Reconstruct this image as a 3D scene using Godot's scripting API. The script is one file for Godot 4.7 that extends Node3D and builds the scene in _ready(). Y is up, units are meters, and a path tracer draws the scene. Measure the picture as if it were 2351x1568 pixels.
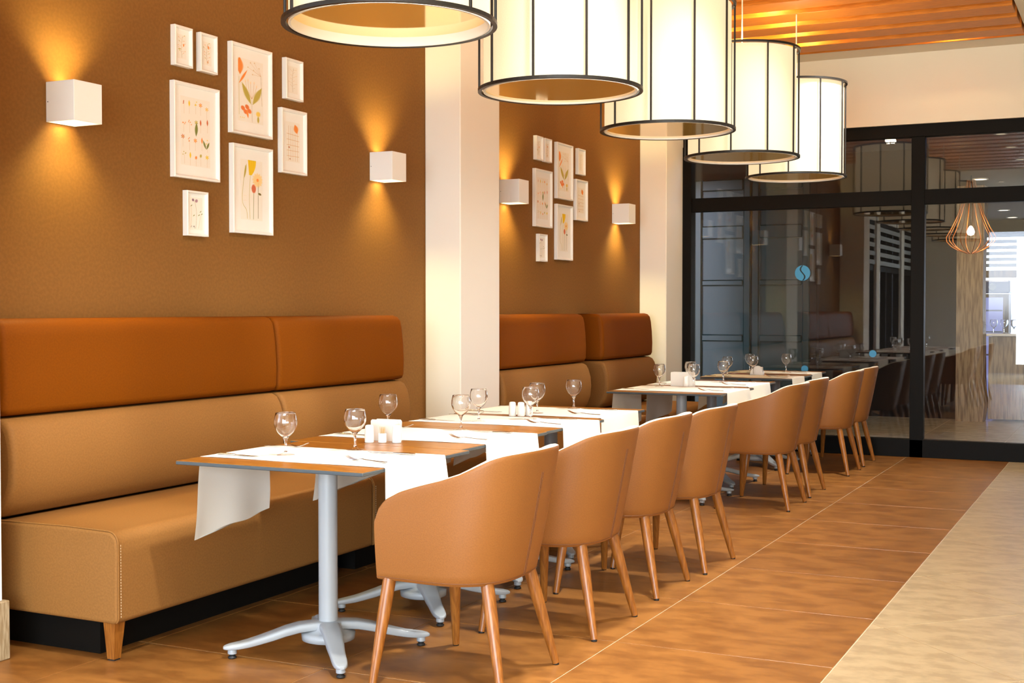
extends Node3D

# ---------------------------------------------------------------- mesh builder
class MB:
	var v := PackedVector3Array()
	var uv := PackedVector2Array()
	var ix := PackedInt32Array()

	func pt(p: Vector3, t := Vector2.ZERO) -> int:
		v.append(p)
		uv.append(t)
		return v.size() - 1

	func tri(a: int, b: int, c: int) -> void:
		ix.append(a)
		ix.append(b)
		ix.append(c)

	# flat polygon facing along n
	func face(ps: Array, n: Vector3, ts: Array = []) -> void:
		var k := []
		for i in ps.size():
			k.append(pt(ps[i], ts[i] if ts.size() else Vector2.ZERO))
		for i in range(1, ps.size() - 1):
			var m: Vector3 = (ps[i] - ps[0]).cross(ps[i + 1] - ps[0])
			if m.dot(n) > 0.0:
				tri(k[0], k[i + 1], k[i])
			else:
				tri(k[0], k[i], k[i + 1])

	# box with chamfered edges
	func box(c: Vector3, s: Vector3, r := 0.0) -> void:
		var h := s * 0.5
		r = minf(r, minf(h.x, minf(h.y, h.z)) * 0.9)
		for a in 3:
			for g in [-1.0, 1.0]:
				var b := (a + 1) % 3
				var d := (a + 2) % 3
				var q := []
				for m in [[-1, -1], [1, -1], [1, 1], [-1, 1]]:
					var p := Vector3.ZERO
					p[a] = g * h[a]
					p[b] = m[0] * (h[b] - r)
					p[d] = m[1] * (h[d] - r)
					q.append(c + p)
				var n := Vector3.ZERO
				n[a] = g
				face(q, n)
		if r <= 0.0:
			return
		for a in 3:
			var b := (a + 1) % 3
			var d := (a + 2) % 3
			for gb in [-1.0, 1.0]:
				for gd in [-1.0, 1.0]:
					var q := []
					for m in [[-1, 0], [1, 0], [1, 1], [-1, 1]]:
						var p := Vector3.ZERO
						p[a] = m[0] * (h[a] - r)
						p[b] = gb * (h[b] - (0.0 if m[1] == 0 else r))
						p[d] = gd * (h[d] - (r if m[1] == 0 else 0.0))
						q.append(c + p)
					var n := Vector3.ZERO
					n[b] = gb
					n[d] = gd
					face(q, n)
		for gx in [-1.0, 1.0]:
			for gy in [-1.0, 1.0]:
				for gz in [-1.0, 1.0]:
					var g := Vector3(gx, gy, gz)
					face([c + Vector3(gx * h.x, gy * (h.y - r), gz * (h.z - r)), c + Vector3(gx * (h.x - r), gy * h.y, gz * (h.z - r)), c + Vector3(gx * (h.x - r), gy * (h.y - r), gz * h.z)], g)

	# rings: Array of PackedVector3Array of equal length. closed: each ring closes on itself. A ring given twice makes a hard edge.
	func loft(rings: Array, closed := true, caps := true, hard := false) -> void:
		var from := ix.size()
		var n: int = rings[0].size()
		if hard:
			for r in rings.size() - 1:
				for i in (n if closed else n - 1):
					var j := (i + 1) % n
					var a := pt(rings[r][i])
					var b := pt(rings[r][j])
					var c := pt(rings[r + 1][j])
					var d := pt(rings[r + 1][i])
					tri(a, b, c)
					tri(a, c, d)
		else:
			var base := v.size()
			for r in rings.size():
				for i in n:
					pt(rings[r][i], Vector2(float(i) / n, float(r) / rings.size()))
			for r in rings.size() - 1:
				for i in (n if closed else n - 1):
					var j := (i + 1) % n
					var a := base + r * n + i
					var b := base + r * n + j
					tri(a, b, b + n)
					tri(a, b + n, a + n)
		if caps and closed:
			for e in [0, rings.size() - 1]:
				var mid := Vector3.ZERO
				for p in rings[e]:
					mid += p
				var m := pt(mid / n)
				var k := []
				for p in rings[e]:
					k.append(pt(p))
				for i in n:
					if e == 0:
						tri(k[(i + 1) % n], k[i], m)
					else:
						tri(k[i], k[(i + 1) % n], m)
		fix(from)

	func fix(from: int) -> void:
		var mid := Vector3.ZERO
		for i in range(from, ix.size()):
			mid += v[ix[i]]
		mid /= maxf(1.0, ix.size() - from)
		var vol := 0.0
		for i in range(from, ix.size(), 3):
			vol += (v[ix[i]] - mid).dot((v[ix[i + 1]] - mid).cross(v[ix[i + 2]] - mid))
		if vol > 0.0:
			for i in range(from, ix.size(), 3):
				var t := ix[i + 1]
				ix[i + 1] = ix[i + 2]
				ix[i + 2] = t

	func lathe(prof: Array, seg := 24, at := Vector3.ZERO, whole := true) -> void:
		var rings := []
		for p in prof:
			var r := PackedVector3Array()
			for i in seg:
				var a := TAU * i / seg
				r.append(at + Vector3(cos(a) * maxf(p.x, 0.00001), p.y, sin(a) * maxf(p.x, 0.00001)))
			rings.append(r)
		loft(rings, true, whole)

	func tube(ps: Array, rad, seg := 8) -> void:
		var rings := []
		var up := Vector3.UP
		for i in ps.size():
			var d: Vector3 = (ps[mini(i + 1, ps.size() - 1)] - ps[maxi(i - 1, 0)]).normalized()
			if i == 0:
				up = Vector3.UP if absf(d.y) < 0.9 else Vector3.RIGHT
			var s := d.cross(up).normalized()
			up = s.cross(d).normalized()
			var r: float = rad[i] if rad is Array else rad
			var ring := PackedVector3Array()
			for k in seg:
				var a := TAU * k / seg
				ring.append(ps[i] + (s * cos(a) + up * sin(a)) * r)
			rings.append(ring)
		loft(rings, true, true)

	# closed ring tube in the horizontal plane
	func hoop(c: Vector3, rad: float, w: float, h: float, seg := 48) -> void:
		var rings := []
		var sec := [Vector2(-w, -h), Vector2(w, -h), Vector2(w, h), Vector2(-w, h)]
		for j in 5:
			var s: Vector2 = sec[j % 4]
			var ring := PackedVector3Array()
			for i in seg:
				var a := TAU * i / seg
				ring.append(c + Vector3(cos(a) * (rad + s.x), s.y, sin(a) * (rad + s.x)))
			rings.append(ring)
		loft(rings, true, false, true)

	func mesh() -> ArrayMesh:
		var n := PackedVector3Array()
		n.resize(v.size())
		for i in range(0, ix.size(), 3):
			var a := ix[i]
			var b := ix[i + 1]
			var c := ix[i + 2]
			var m := (v[c] - v[a]).cross(v[b] - v[a])
			n[a] += m
			n[b] += m
			n[c] += m
		for i in n.size():
			n[i] = n[i].normalized() if n[i].length() > 1e-12 else Vector3.UP
		var arr := []
		arr.resize(Mesh.ARRAY_MAX)
		arr[Mesh.ARRAY_VERTEX] = v
		arr[Mesh.ARRAY_NORMAL] = n
		arr[Mesh.ARRAY_TEX_UV] = uv
		arr[Mesh.ARRAY_INDEX] = ix
		var am := ArrayMesh.new()
		am.add_surface_from_arrays(Mesh.PRIMITIVE_TRIANGLES, arr)
		return am

# ---------------------------------------------------------------- naming and tagging
var used := {}
var M := {}
var counter := RegEx.create_from_string("_[0-9]{3}$")

func numbered(n: String) -> String:
	var k: int = used.get(n, 0)
	used[n] = k + 1
	return n if k == 0 else "%s_%03d" % [n, k]

func part(n: String, mesh: Mesh, m: Material, parent: Node3D) -> MeshInstance3D:
	var o := MeshInstance3D.new()
	o.mesh = mesh
	o.material_override = m
	if parent == self:
		o.name = numbered(n)
		add_child(o)
	else:
		var k := 0
		for c in parent.get_children():
			if str(c.name) == n or str(c.name).begins_with(n + "_0") or str(c.name).begins_with(n + "_1") or str(c.name).begins_with(n + "_2"):
				k += 1
		o.name = n if k == 0 else "%s_%03d" % [n, k]
		parent.add_child(o, true)
	return o

func tag(o: Node3D, label: String, category: String, group := "", kind := "") -> Node3D:
	o.set_meta("label", label)
	o.set_meta("category", category)
	if group:
		o.set_meta("group", group)
	if kind:
		o.set_meta("kind", kind)
	return o

func thing(n: String, label: String, category: String, at := Vector3.ZERO, turn := 0.0, group := "") -> Node3D:
	var o := Node3D.new()
	o.name = numbered(n)
	add_child(o)
	o.position = at
	o.rotation.y = turn
	return tag(o, label, category, group)

func struct(n: String, mesh: Mesh, m: Material, label: String, category: String) -> MeshInstance3D:
	var o := part(n, mesh, m, self)
	tag(o, label, category, "", "structure")
	return o

func copy(o: Node3D, label: String, at: Vector3, turn := 0.0) -> Node3D:
	var c: Node3D = o.duplicate()
	c.name = numbered(counter.sub(str(o.name), ""))
	add_child(c)
	c.position = at
	c.rotation.y = turn
	c.set_meta("label", label)
	return c

# ---------------------------------------------------------------- materials
func lin(r: float, g: float, b: float) -> Color:
	return Color(r, g, b).linear_to_srgb()

func mat(c: Color, rough := 0.6, metal := 0.0, spec := 0.5) -> StandardMaterial3D:
	var m := StandardMaterial3D.new()
	m.albedo_color = c
	m.roughness = rough
	m.metallic = metal
	m.metallic_specular = spec
	return m

func noise_tex(freq: float, lo: Color, hi: Color, oct := 4, seed_ := 1, size := 512, stops := [0.25, 0.75]) -> NoiseTexture2D:
	var n := FastNoiseLite.new()
	n.seed = seed_
	n.noise_type = FastNoiseLite.TYPE_SIMPLEX_SMOOTH
	n.frequency = freq
	n.fractal_octaves = oct
	n.fractal_gain = 0.62 if oct > 5 else 0.5
	var t := NoiseTexture2D.new()
	t.width = size
	t.height = size
	t.seamless = true
	t.noise = n
	var g := Gradient.new()
	g.offsets = PackedFloat32Array(stops)
	g.colors = PackedColorArray([lo, hi])
	t.color_ramp = g
	return t

func tri(m: StandardMaterial3D, tex: Texture2D, scale: Vector3, world := false) -> StandardMaterial3D:
	m.albedo_texture = tex
	m.uv1_triplanar = true
	m.uv1_world_triplanar = world
	m.uv1_scale = scale
	m.uv1_triplanar_sharpness = 6.0
	return m

func bump(m: StandardMaterial3D, tex: Texture2D, amount: float) -> StandardMaterial3D:
	m.heightmap_enabled = true
	m.heightmap_texture = tex
	m.heightmap_scale = amount
	return m

func glow(m: StandardMaterial3D, c: Color, e: float) -> StandardMaterial3D:
	m.emission_enabled = true
	m.emission = c
	m.emission_energy_multiplier = e
	return m

func pane_mat(alpha := 0.02) -> StandardMaterial3D:
	var m := mat(Color(0.95, 0.98, 0.97, alpha), 0.0, 0.0, 0.5)
	m.transparency = BaseMaterial3D.TRANSPARENCY_ALPHA
	return m

func materials() -> void:
	var fine := noise_tex(0.09, Color(0.95, 0.95, 0.95), Color(1, 1, 1), 3, 3)
	var grainy := noise_tex(0.2, Color(0.2, 0.2, 0.2), Color(0.9, 0.9, 0.9), 2, 5)
	var cloudy := noise_tex(0.004, Color(0.84, 0.81, 0.78), Color(1, 1, 1), 8, 7, 2048, [0.25, 0.68])
	var cloudy_pale := noise_tex(0.01, Color(0.9, 0.89, 0.88), Color(1, 1, 1), 7, 9, 1024, [0.3, 0.65])
	var streak := noise_tex(0.02, Color(0.84, 0.80, 0.74), Color(1, 1, 1), 5, 11, 512, [0.3, 0.7])
	var mild := noise_tex(0.02, Color(0.91, 0.89, 0.86), Color(1, 1, 1), 4, 13, 512, [0.3, 0.7])
	M.wall = bump(tri(mat(lin(0.2375, 0.1042, 0.02334), 0.75, 0, 0.3), fine, Vector3(1.1, 1.1, 1.1), true), grainy, 0.012)
	M.cream = mat(lin(0.87, 0.83, 0.76), 0.8, 0, 0.3)
	M.white_wall = mat(lin(0.78, 0.70, 0.58), 0.85, 0, 0.2)
	M.soffit = mat(lin(0.74, 0.66, 0.54), 0.9, 0, 0.2)
	M.tile = tri(mat(lin(0.2823, 0.1129, 0.02359), 0.36, 0, 0.5), cloudy, Vector3(0.42, 0.62, 0.8), true)
	M.tile_b = tri(mat(lin(0.2574, 0.102, 0.02134), 0.36, 0, 0.5), cloudy, Vector3(0.38, 0.7, 0.7), true)
	M.pale_tile = tri(mat(lin(0.4469, 0.3319, 0.1904), 0.4, 0, 0.5), cloudy_pale, Vector3(0.5, 0.5, 0.8), true)
	M.grey_tile = tri(mat(lin(0.588, 0.504, 0.35), 0.18, 0, 0.5), cloudy_pale, Vector3(0.5, 0.5, 0.8), true)
	M.grout = mat(lin(0.62, 0.50, 0.34), 0.9, 0, 0.2)
	M.orange = bump(tri(mat(lin(0.184, 0.04604, 0.001352), 0.6, 0, 0.18), fine, Vector3(2, 2, 2)), grainy, 0.012)
	M.sand = bump(tri(mat(lin(0.2612, 0.1162, 0.0305), 0.58, 0, 0.22), fine, Vector3(2, 2, 2)), grainy, 0.012)
	M.tan = bump(tri(mat(lin(0.2706, 0.09936, 0.02059), 0.46, 0, 0.4), fine, Vector3(3, 3, 3)), grainy, 0.012)
	M.tan_dark = mat(lin(0.15, 0.05, 0.012), 0.5)
	M.lining = bump(tri(mat(lin(0.80, 0.70, 0.54), 0.55, 0, 0.4), fine, Vector3(3, 3, 3)), grainy, 0.04)
	M.thread = mat(lin(0.62, 0.45, 0.26), 0.7)
	M.leg_wood = tri(mat(lin(0.3078, 0.1069, 0.01562), 0.32, 0, 0.5), streak, Vector3(9, 0.9, 9))
	M.foot_black = mat(lin(0.01, 0.01, 0.01), 0.5)
	M.table_wood = tri(mat(lin(0.306, 0.1162, 0.01264), 0.3, 0, 0.5), streak, Vector3(0.7, 6, 6))
	M.table_edge = mat(lin(0.05, 0.062, 0.07), 0.45)
	M.grey_metal = mat(lin(0.33, 0.345, 0.355), 0.38, 0.0, 0.5)
	M.cloth = bump(tri(mat(lin(0.86, 0.82, 0.74), 0.85, 0, 0.2), noise_tex(0.25, Color(0.93, 0.93, 0.93), Color(1, 1, 1), 2, 21), Vector3(5, 5, 5)), grainy, 0.03)
	M.cloth.backlight_enabled = true
	M.cloth.backlight = Color(0.35, 0.33, 0.3)
	M.steel = mat(lin(0.62, 0.58, 0.52), 0.16, 1.0)
	M.porcelain = mat(lin(0.86, 0.84, 0.79), 0.15, 0, 0.5)
	M.toothpick = mat(lin(0.62, 0.42, 0.2), 0.7)
	M.glass_sheet = pane_mat(0.001)
	M.glass_solid = mat(Color(1, 1, 1, 0.0), 0.0, 0.0, 0.5)
	M.glass_solid.refraction_enabled = true
	M.glass_solid.refraction_scale = 0.05
	M.pane = pane_mat(0.001)
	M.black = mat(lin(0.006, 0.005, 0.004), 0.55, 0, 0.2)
	M.cage = mat(lin(0.014, 0.011, 0.009), 0.38, 0.3)
	M.shade = tri(mat(lin(0.38, 0.345, 0.27), 0.9, 0, 0.2), noise_tex(0.12, Color(0.95, 0.94, 0.92), Color(1, 1, 1), 3, 31), Vector3(3, 9, 3))
	glow(M.shade, Color(1.0, 0.885, 0.71), 0.66)
	M.shade.emission_operator = BaseMaterial3D.EMISSION_OP_MULTIPLY
	M.shade.emission_texture = noise_tex(0.12, Color(0.93, 0.9, 0.86), Color(1, 1, 1), 3, 31)
	M.shade_rim = mat(lin(0.8, 0.74, 0.64), 0.6)
	M.disc_glow = glow(mat(lin(0.92, 0.66, 0.28), 0.05, 0.9, 0.6), lin(0.13, 0.055, 0.006), 1.0)
	M.disc = glow(mat(lin(0.92, 0.66, 0.28), 0.05, 0.9, 0.6), lin(0.07, 0.03, 0.003), 1.0)
	M.sconce = mat(lin(0.88, 0.86, 0.83), 0.45, 0, 0.4)
	M.sconce_glow = glow(mat(lin(0.9, 0.85, 0.7), 0.4), Color(1.0, 0.86, 0.62), 2.2)
	M.frame_white = mat(lin(0.88, 0.86, 0.81), 0.45, 0, 0.4)
	M.slat_wood = tri(mat(lin(0.627, 0.2059, 0.02184), 0.42, 0, 0.4), mild, Vector3(0.6, 7, 7))
	M.downlight = glow(mat(lin(0.9, 0.9, 0.85), 0.5), Color(1.0, 0.92, 0.78), 4.0)
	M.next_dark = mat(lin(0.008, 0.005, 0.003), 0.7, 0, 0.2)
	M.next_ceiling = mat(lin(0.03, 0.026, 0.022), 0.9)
	M.teal = mat(lin(0.006, 0.020, 0.016), 0.3, 0, 0.5)
	M.rustic = tri(mat(lin(0.36, 0.25, 0.13), 0.6), noise_tex(0.02, Color(0.74, 0.7, 0.66), Color(1, 1, 1), 5, 51, 512, [0.2, 0.65]), Vector3(3.0, 0.3, 3.0))
	M.copper = mat(lin(0.55, 0.22, 0.07), 0.35, 0.8)
	M.blue_sticker = mat(lin(0.03, 0.20, 0.36), 0.5)
	M.blind = mat(lin(0.42, 0.45, 0.46), 0.7)
	M.blind.backlight_enabled = true
	M.blind.backlight = Color(0.5, 0.52, 0.52)
	M.fridge_blue = mat(lin(0.05, 0.07, 0.22), 0.35)
	M.fridge_in = glow(mat(lin(0.4, 0.42, 0.6), 0.3), Color(0.62, 0.66, 0.95), 0.35)
	M.outdoor_ground = mat(lin(0.62, 0.58, 0.5), 0.9)
	M.outdoor_wall = mat(lin(0.75, 0.72, 0.66), 0.9)
	M.leaf = mat(lin(0.12, 0.22, 0.05), 0.6)
	M.leaf.backlight_enabled = true
	M.leaf.backlight = Color(0.3, 0.4, 0.1)
	M.cladding = tri(mat(lin(0.40, 0.31, 0.19), 0.5), streak, Vector3(7, 0.8, 7), true)

# ---------------------------------------------------------------- measures (metres; wall runs along -z, camera at the origin)
const EYE := Vector3(0, 1.30, 0)
const WALL_X := -4.15
const GLASS_Z := -11.72
const CEIL := 3.525
const TOP := 0.747

func _ready() -> void:
	# camera
	var cam := Camera3D.new()
	cam.name = "camera"
	cam.position = EYE
	cam.rotation = Vector3(deg_to_rad(-1.4455), deg_to_rad(25.9855), 0)
	cam.fov = rad_to_deg(2.0 * atan(784.0 / 2957.0))
	cam.near = 0.05
	cam.far = 200.0
	cam.current = true
	add_child(cam)
	# sky and exposure
	var env := Environment.new()
	env.background_mode = Environment.BG_SKY
	var sky := Sky.new()
	var sm := ProceduralSkyMaterial.new()
	sm.sky_top_color = Color(0.55, 0.70, 0.92)
	sm.sky_horizon_color = Color(0.93, 0.96, 1.0)
	sm.ground_horizon_color = Color(0.80, 0.80, 0.78)
	sm.ground_bottom_color = Color(0.55, 0.53, 0.5)
	sm.sky_energy_multiplier = 2.2
	sm.ground_energy_multiplier = 1.4
	sky.sky_material = sm
	env.sky = sky
	env.tonemap_mode = Environment.TONE_MAPPER_LINEAR
	env.tonemap_exposure = 1.5
	env.sdfgi_enabled = true
	env.ssao_enabled = true
	env.ssil_enabled = true
	var we := WorldEnvironment.new()
	we.name = "environment"
	we.environment = env
	add_child(we)
	materials()
	lights()
	room()
	ceiling_slats()
	floor_tiles()
	glass_wall()
	next_room()
	benches()
	tables()
	chairs()
	lamps()
	sconces()
	pictures()
	table_things()

# ---------------------------------------------------------------- added ceiling lights and window daylight of the room
const DOWN := [[-0.35, -2.6, 4.0, 0.0], [-0.35, -5.2, 1.8, 0.0], [-0.35, -8.4, 0.4, 0.0], [1.6, -1.0, 6.0, 0.0], [1.6, -4.0, 6.0, 0.0], [1.6, -7.0, 1.7, 0.0], [1.6, -10.0, 0.6, 0.0], [3.4, -2.5, 7.5, 0.0], [3.4, -5.5, 3.5, 0.0], [0.4, 1.2, 4.0, 0.0], [-2.2, 0.6, 4.0, 0.0], [-1.6, -3.05, 8.0, 20.0], [-1.6, -4.63, 9.0, 20.0], [-1.6, -6.1, 7.0, 20.0], [-1.6, -7.55, 4.5, 20.0], [-1.6, -9.0, 4.5, 20.0, 0.0], [-1.6, -9.25, 6.0, 20.0, 26.0]]
func lights() -> void:
	for i in DOWN.size():  # unseen downlights, added to brighten the hall, tables and chairs
		var p: Array = DOWN[i]
		var t := thing("added_downlight", "round downlight added unseen in the hall ceiling to brighten the room", "ceiling light", Vector3(p[0], CEIL - (0.016 if p[3] > 0.0 else 0.0), p[1]), 0, "added unseen downlights in the hall ceiling")
		var rim := MB.new()
		rim.hoop(Vector3(0, -0.004, 0), 0.075, 0.008, 0.005, 24)
		part("rim", rim.mesh(), M.frame_white, t)
		var d := MB.new()
		d.lathe([Vector2(0, -0.003), Vector2(0.066, -0.003), Vector2(0.066, 0.0), Vector2(0, 0.0)], 24)
		part("lamp_face", d.mesh(), M.downlight, t)
		var l := SpotLight3D.new()
		l.name = "lamp_light"
		l.position = Vector3(0, -0.03, 0)
		l.rotation = Vector3(0, 0, -deg_to_rad(p[3])) + Vector3(-PI / 2, 0, 0)
		if p[3] > 0.0:
			l.basis = Basis.looking_at(Vector3(-tan(deg_to_rad(p[3])), -1, -tan(deg_to_rad(p[4] if p.size() > 4 else 0.0))), Vector3.BACK)
		l.spot_angle = 68 if p[3] == 0.0 else 42
		l.spot_angle_attenuation = 0.9
		l.spot_range = 30
		l.spot_attenuation = 2
		l.light_energy = p[2]
		l.light_color = Color(1.0, 1.0, 0.98) if p[0] < 1.0 else Color(1.0, 1.0, 0.96)
		l.light_size = 0.08
		l.shadow_enabled = true
		t.add_child(l)
	# daylight entering at the tall windows behind the camera
	for w in [[Vector3(0.6, 1.45, 3.85), 0.0, Vector2(5.6, 2.5), 42.0]]:
		var a := AreaLight3D.new()
		a.name = numbered("window_daylight")
		a.position = w[0]
		a.rotation.y = w[1]
		a.area_size = w[2]
		a.area_range = 40
		a.area_attenuation = 2
		a.light_energy = w[3]
		a.light_color = Color(0.92, 0.98, 1.0)
		a.shadow_enabled = true
		add_child(a)

# ---------------------------------------------------------------- room shell
func room() -> void:
	var m := MB.new()
	m.box(Vector3(WALL_X - 0.1, 1.88, -7.25), Vector3(0.2, 3.76, 8.96))
	struct("wall_left", m.mesh(), M.wall, "long brown painted wall behind the banquettes and pictures", "wall")
	for p in [["near", -3.0, -3.45, -3.785], ["middle", -7.233, -7.79, -3.89], ["far", -11.195, -11.69, -3.89]]:
		m = MB.new()
		m.box(Vector3((p[3] + WALL_X) * 0.5, 1.87, (p[1] + p[2]) * 0.5), Vector3(p[3] - WALL_X, 3.74, p[1] - p[2]), 0.006)
		var lab: String = {"near": "cream pillar at the left edge beside the near banquette", "middle": "wide cream pillar between the two groups of pictures", "far": "cream pillar standing against the black framed glass wall"}[p[0]]
		struct("pillar", m.mesh(), M.cream, lab, "pillar")
	m = MB.new()
	m.box(Vector3(-3.945, 0.11, -3.22), Vector3(0.37, 0.219, 0.48), 0.004)
	struct("baseboard_near", m.mesh(), M.cladding, "wood-look tiled base round the pillar at the left edge", "baseboard")
	m = MB.new()
	m.box(Vector3(0.4, 3.235, GLASS_Z - 0.02), Vector3(9.3, 0.65, 0.2))
	struct("wall_back", m.mesh(), M.white_wall, "cream bulkhead wall above the black framed glass wall", "wall")
	m = MB.new()
	m.box(Vector3(5.1, 1.88, -3.9), Vector3(0.2, 3.76, 16.1))
	struct("wall_right", m.mesh(), M.white_wall, "cream side wall of the hall", "wall")
	# wall behind the camera and the side wall beyond the near pillar, with window openings
	m = MB.new()
	m.box(Vector3(0.45, 3.3, 4.1), Vector3(9.3, 0.9, 0.2))
	m.box(Vector3(-3.5, 1.42, 4.1), Vector3(1.5, 2.85, 0.2))
	m.box(Vector3(4.3, 1.42, 4.1), Vector3(1.5, 2.85, 0.2))
	struct("wall_front", m.mesh(), M.white_wall, "cream wall with a wide window behind the camera", "wall")
	m = MB.new()
	m.box(Vector3(WALL_X - 0.1, 3.3, 0.6), Vector3(0.2, 0.92, 6.75))
	for z in [-2.85, -0.2, 2.4, 3.95]:
		m.box(Vector3(WALL_X - 0.1, 1.42, z), Vector3(0.2, 2.84, 0.3))
	struct("wall_side", m.mesh(), M.cream, "cream side wall with glazed openings beyond the near pillar", "wall")
	for k in 3:
		var z0: float = [-2.7, -0.05, 2.55][k]
		var z1: float = [-0.35, 2.25, 3.8][k]
		var w := struct("window_%d" % (k + 2), frame_mesh(z0, z1), M.black, "tall glazed opening with a dark frame and a slatted blind in the side wall", "window")
		w.set_meta("group", "side windows")
		var g := MB.new()
		g.box(Vector3(WALL_X - 0.12, 1.42, (z0 + z1) * 0.5), Vector3(0.006, 2.76, z1 - z0 - 0.1))
		part("pane", g.mesh(), M.pane, w)
		for i in 5:
			g = MB.new()
			g.box(Vector3(WALL_X - 0.03, 2.72 - i * 0.15, (z0 + z1) * 0.5), Vector3(0.012, 0.075, z1 - z0 - 0.1), 0.002)
			part("blind_slat", g.mesh(), M.blind, w)

func frame_mesh(z0: float, z1: float) -> ArrayMesh:
	var g := MB.new()
	var c := (z0 + z1) * 0.5
	var x := WALL_X - 0.1
	g.box(Vector3(x, 2.81, c), Vector3(0.12, 0.07, z1 - z0))
	g.box(Vector3(x, 0.05, c), Vector3(0.12, 0.1, z1 - z0))
	g.box(Vector3(x, 2.02, c), Vector3(0.1, 0.09, z1 - z0))
	for z in [z0 + 0.035, c - 0.25, c + 0.4, z1 - 0.035]:
		g.box(Vector3(x, 1.42, z), Vector3(0.1, 2.8, 0.07))
	return g.mesh()

func ceiling_slats() -> void:
	var m := MB.new()
	m.box(Vector3(0.45, 3.72, -3.8), Vector3(9.6, 0.12, 16.4))
	# dropped soffits round the slatted field
	m.box(Vector3(-1.65, CEIL + 0.07, -11.49), Vector3(5.1, 0.14, 0.42))
	m.box(Vector3(2.08, CEIL + 0.07, -3.8), Vector3(5.84, 0.14, 16.0))
	m.box(Vector3(-2.5, CEIL + 0.07, 1.3), Vector3(3.32, 0.14, 5.6))
	var c := struct("ceiling", m.mesh(), M.soffit, "white plastered ceiling with a recess of wooden slats above the pendant lamps", "ceiling")
	var face := MB.new()
	face.box(Vector3(-2.5, CEIL + 0.06, -11.272), Vector3(3.3, 0.13, 0.02), 0.002)
	part("fascia_board", face.mesh(), M.slat_wood, c)
	var s := MB.new()
	s.box(Vector3.ZERO, Vector3(3.28, 0.14, 0.26), 0.003)
	var sm := s.mesh()
	for k in 23:
		var z := -11.02 + 0.41 * k
		var o := part("slat", sm, M.slat_wood, c)
		o.position = Vector3(-2.5, CEIL + 0.055, z)
	for q in [[-1.42, -11.17, 0.07], [-3.1, -10.76, 0.14], [-3.1, -10.35, 0.14], [-3.1, -9.94, 0.14], [-3.1, -9.53, 0.14], [-2.55, -10.76, 0.14], [-2.55, -10.35, 0.14], [-2.55, -9.94, 0.14], [-2.55, -9.53, 0.14]]:
		var t := thing("hidden_lamp", "small lamp hidden between the wooden ceiling slats", "ceiling light", Vector3(q[0], CEIL + 0.09, q[1]), 0, "lamps hidden between the ceiling slats")
		m = MB.new()
		m.lathe([Vector2(0, -0.012), Vector2(0.01, -0.008), Vector2(0.012, 0.0), Vector2(0.008, 0.02), Vector2(0, 0.022)], 12)
		part("bulb", m.mesh(), M.downlight, t)
		var l := OmniLight3D.new()
		l.name = "lamp_light"
		l.light_energy = q[2]
		l.light_color = Color(1.0, 0.88, 0.62)
		l.light_size = 0.01
		l.omni_range = 10
		l.omni_attenuation = 2
		l.shadow_enabled = true
		t.add_child(l)

# ---------------------------------------------------------------- floor
func clip(poly: PackedVector2Array, r: Rect2) -> Array:
	var b := PackedVector2Array([r.position, Vector2(r.end.x, r.position.y), r.end, Vector2(r.position.x, r.end.y)])
	return Geometry2D.intersect_polygons(poly, b)

func slab(poly: PackedVector2Array, y0: float, y1: float) -> ArrayMesh:
	var m := MB.new()
	var inner := Geometry2D.offset_polygon(poly, -0.0015)
	if inner.is_empty():
		return null
	var q: PackedVector2Array = inner[0]
	var top := []
	for p in q:
		top.append(Vector3(p.x, y1, p.y))
	m.face(top, Vector3.UP)
	if q.size() == poly.size():
		var mid := Vector2.ZERO
		for p in poly:
			mid += p
		mid /= poly.size()
		# match each inner corner to its outer corner
		for i in poly.size():
			var j := (i + 1) % poly.size()
			var a := poly[i]
			var b := poly[j]
			var n := ((a + b) * 0.5 - mid)
			m.face([Vector3(a.x, y0, a.y), Vector3(b.x, y0, b.y), Vector3(b.x, y1 - 0.001, b.y), Vector3(a.x, y1 - 0.001, a.y)], Vector3(n.x, 0, n.y))
			var ia := near(q, a)
			var ib := near(q, b)
			m.face([Vector3(a.x, y1 - 0.001, a.y), Vector3(b.x, y1 - 0.001, b.y), Vector3(ib.x, y1, ib.y), Vector3(ia.x, y1, ia.y)], Vector3.UP)
	return m.mesh()

func near(q: PackedVector2Array, a: Vector2) -> Vector2:
	var best := q[0]
	for p in q:
		if p.distance_to(a) < best.distance_to(a):
			best = p
	return best

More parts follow.
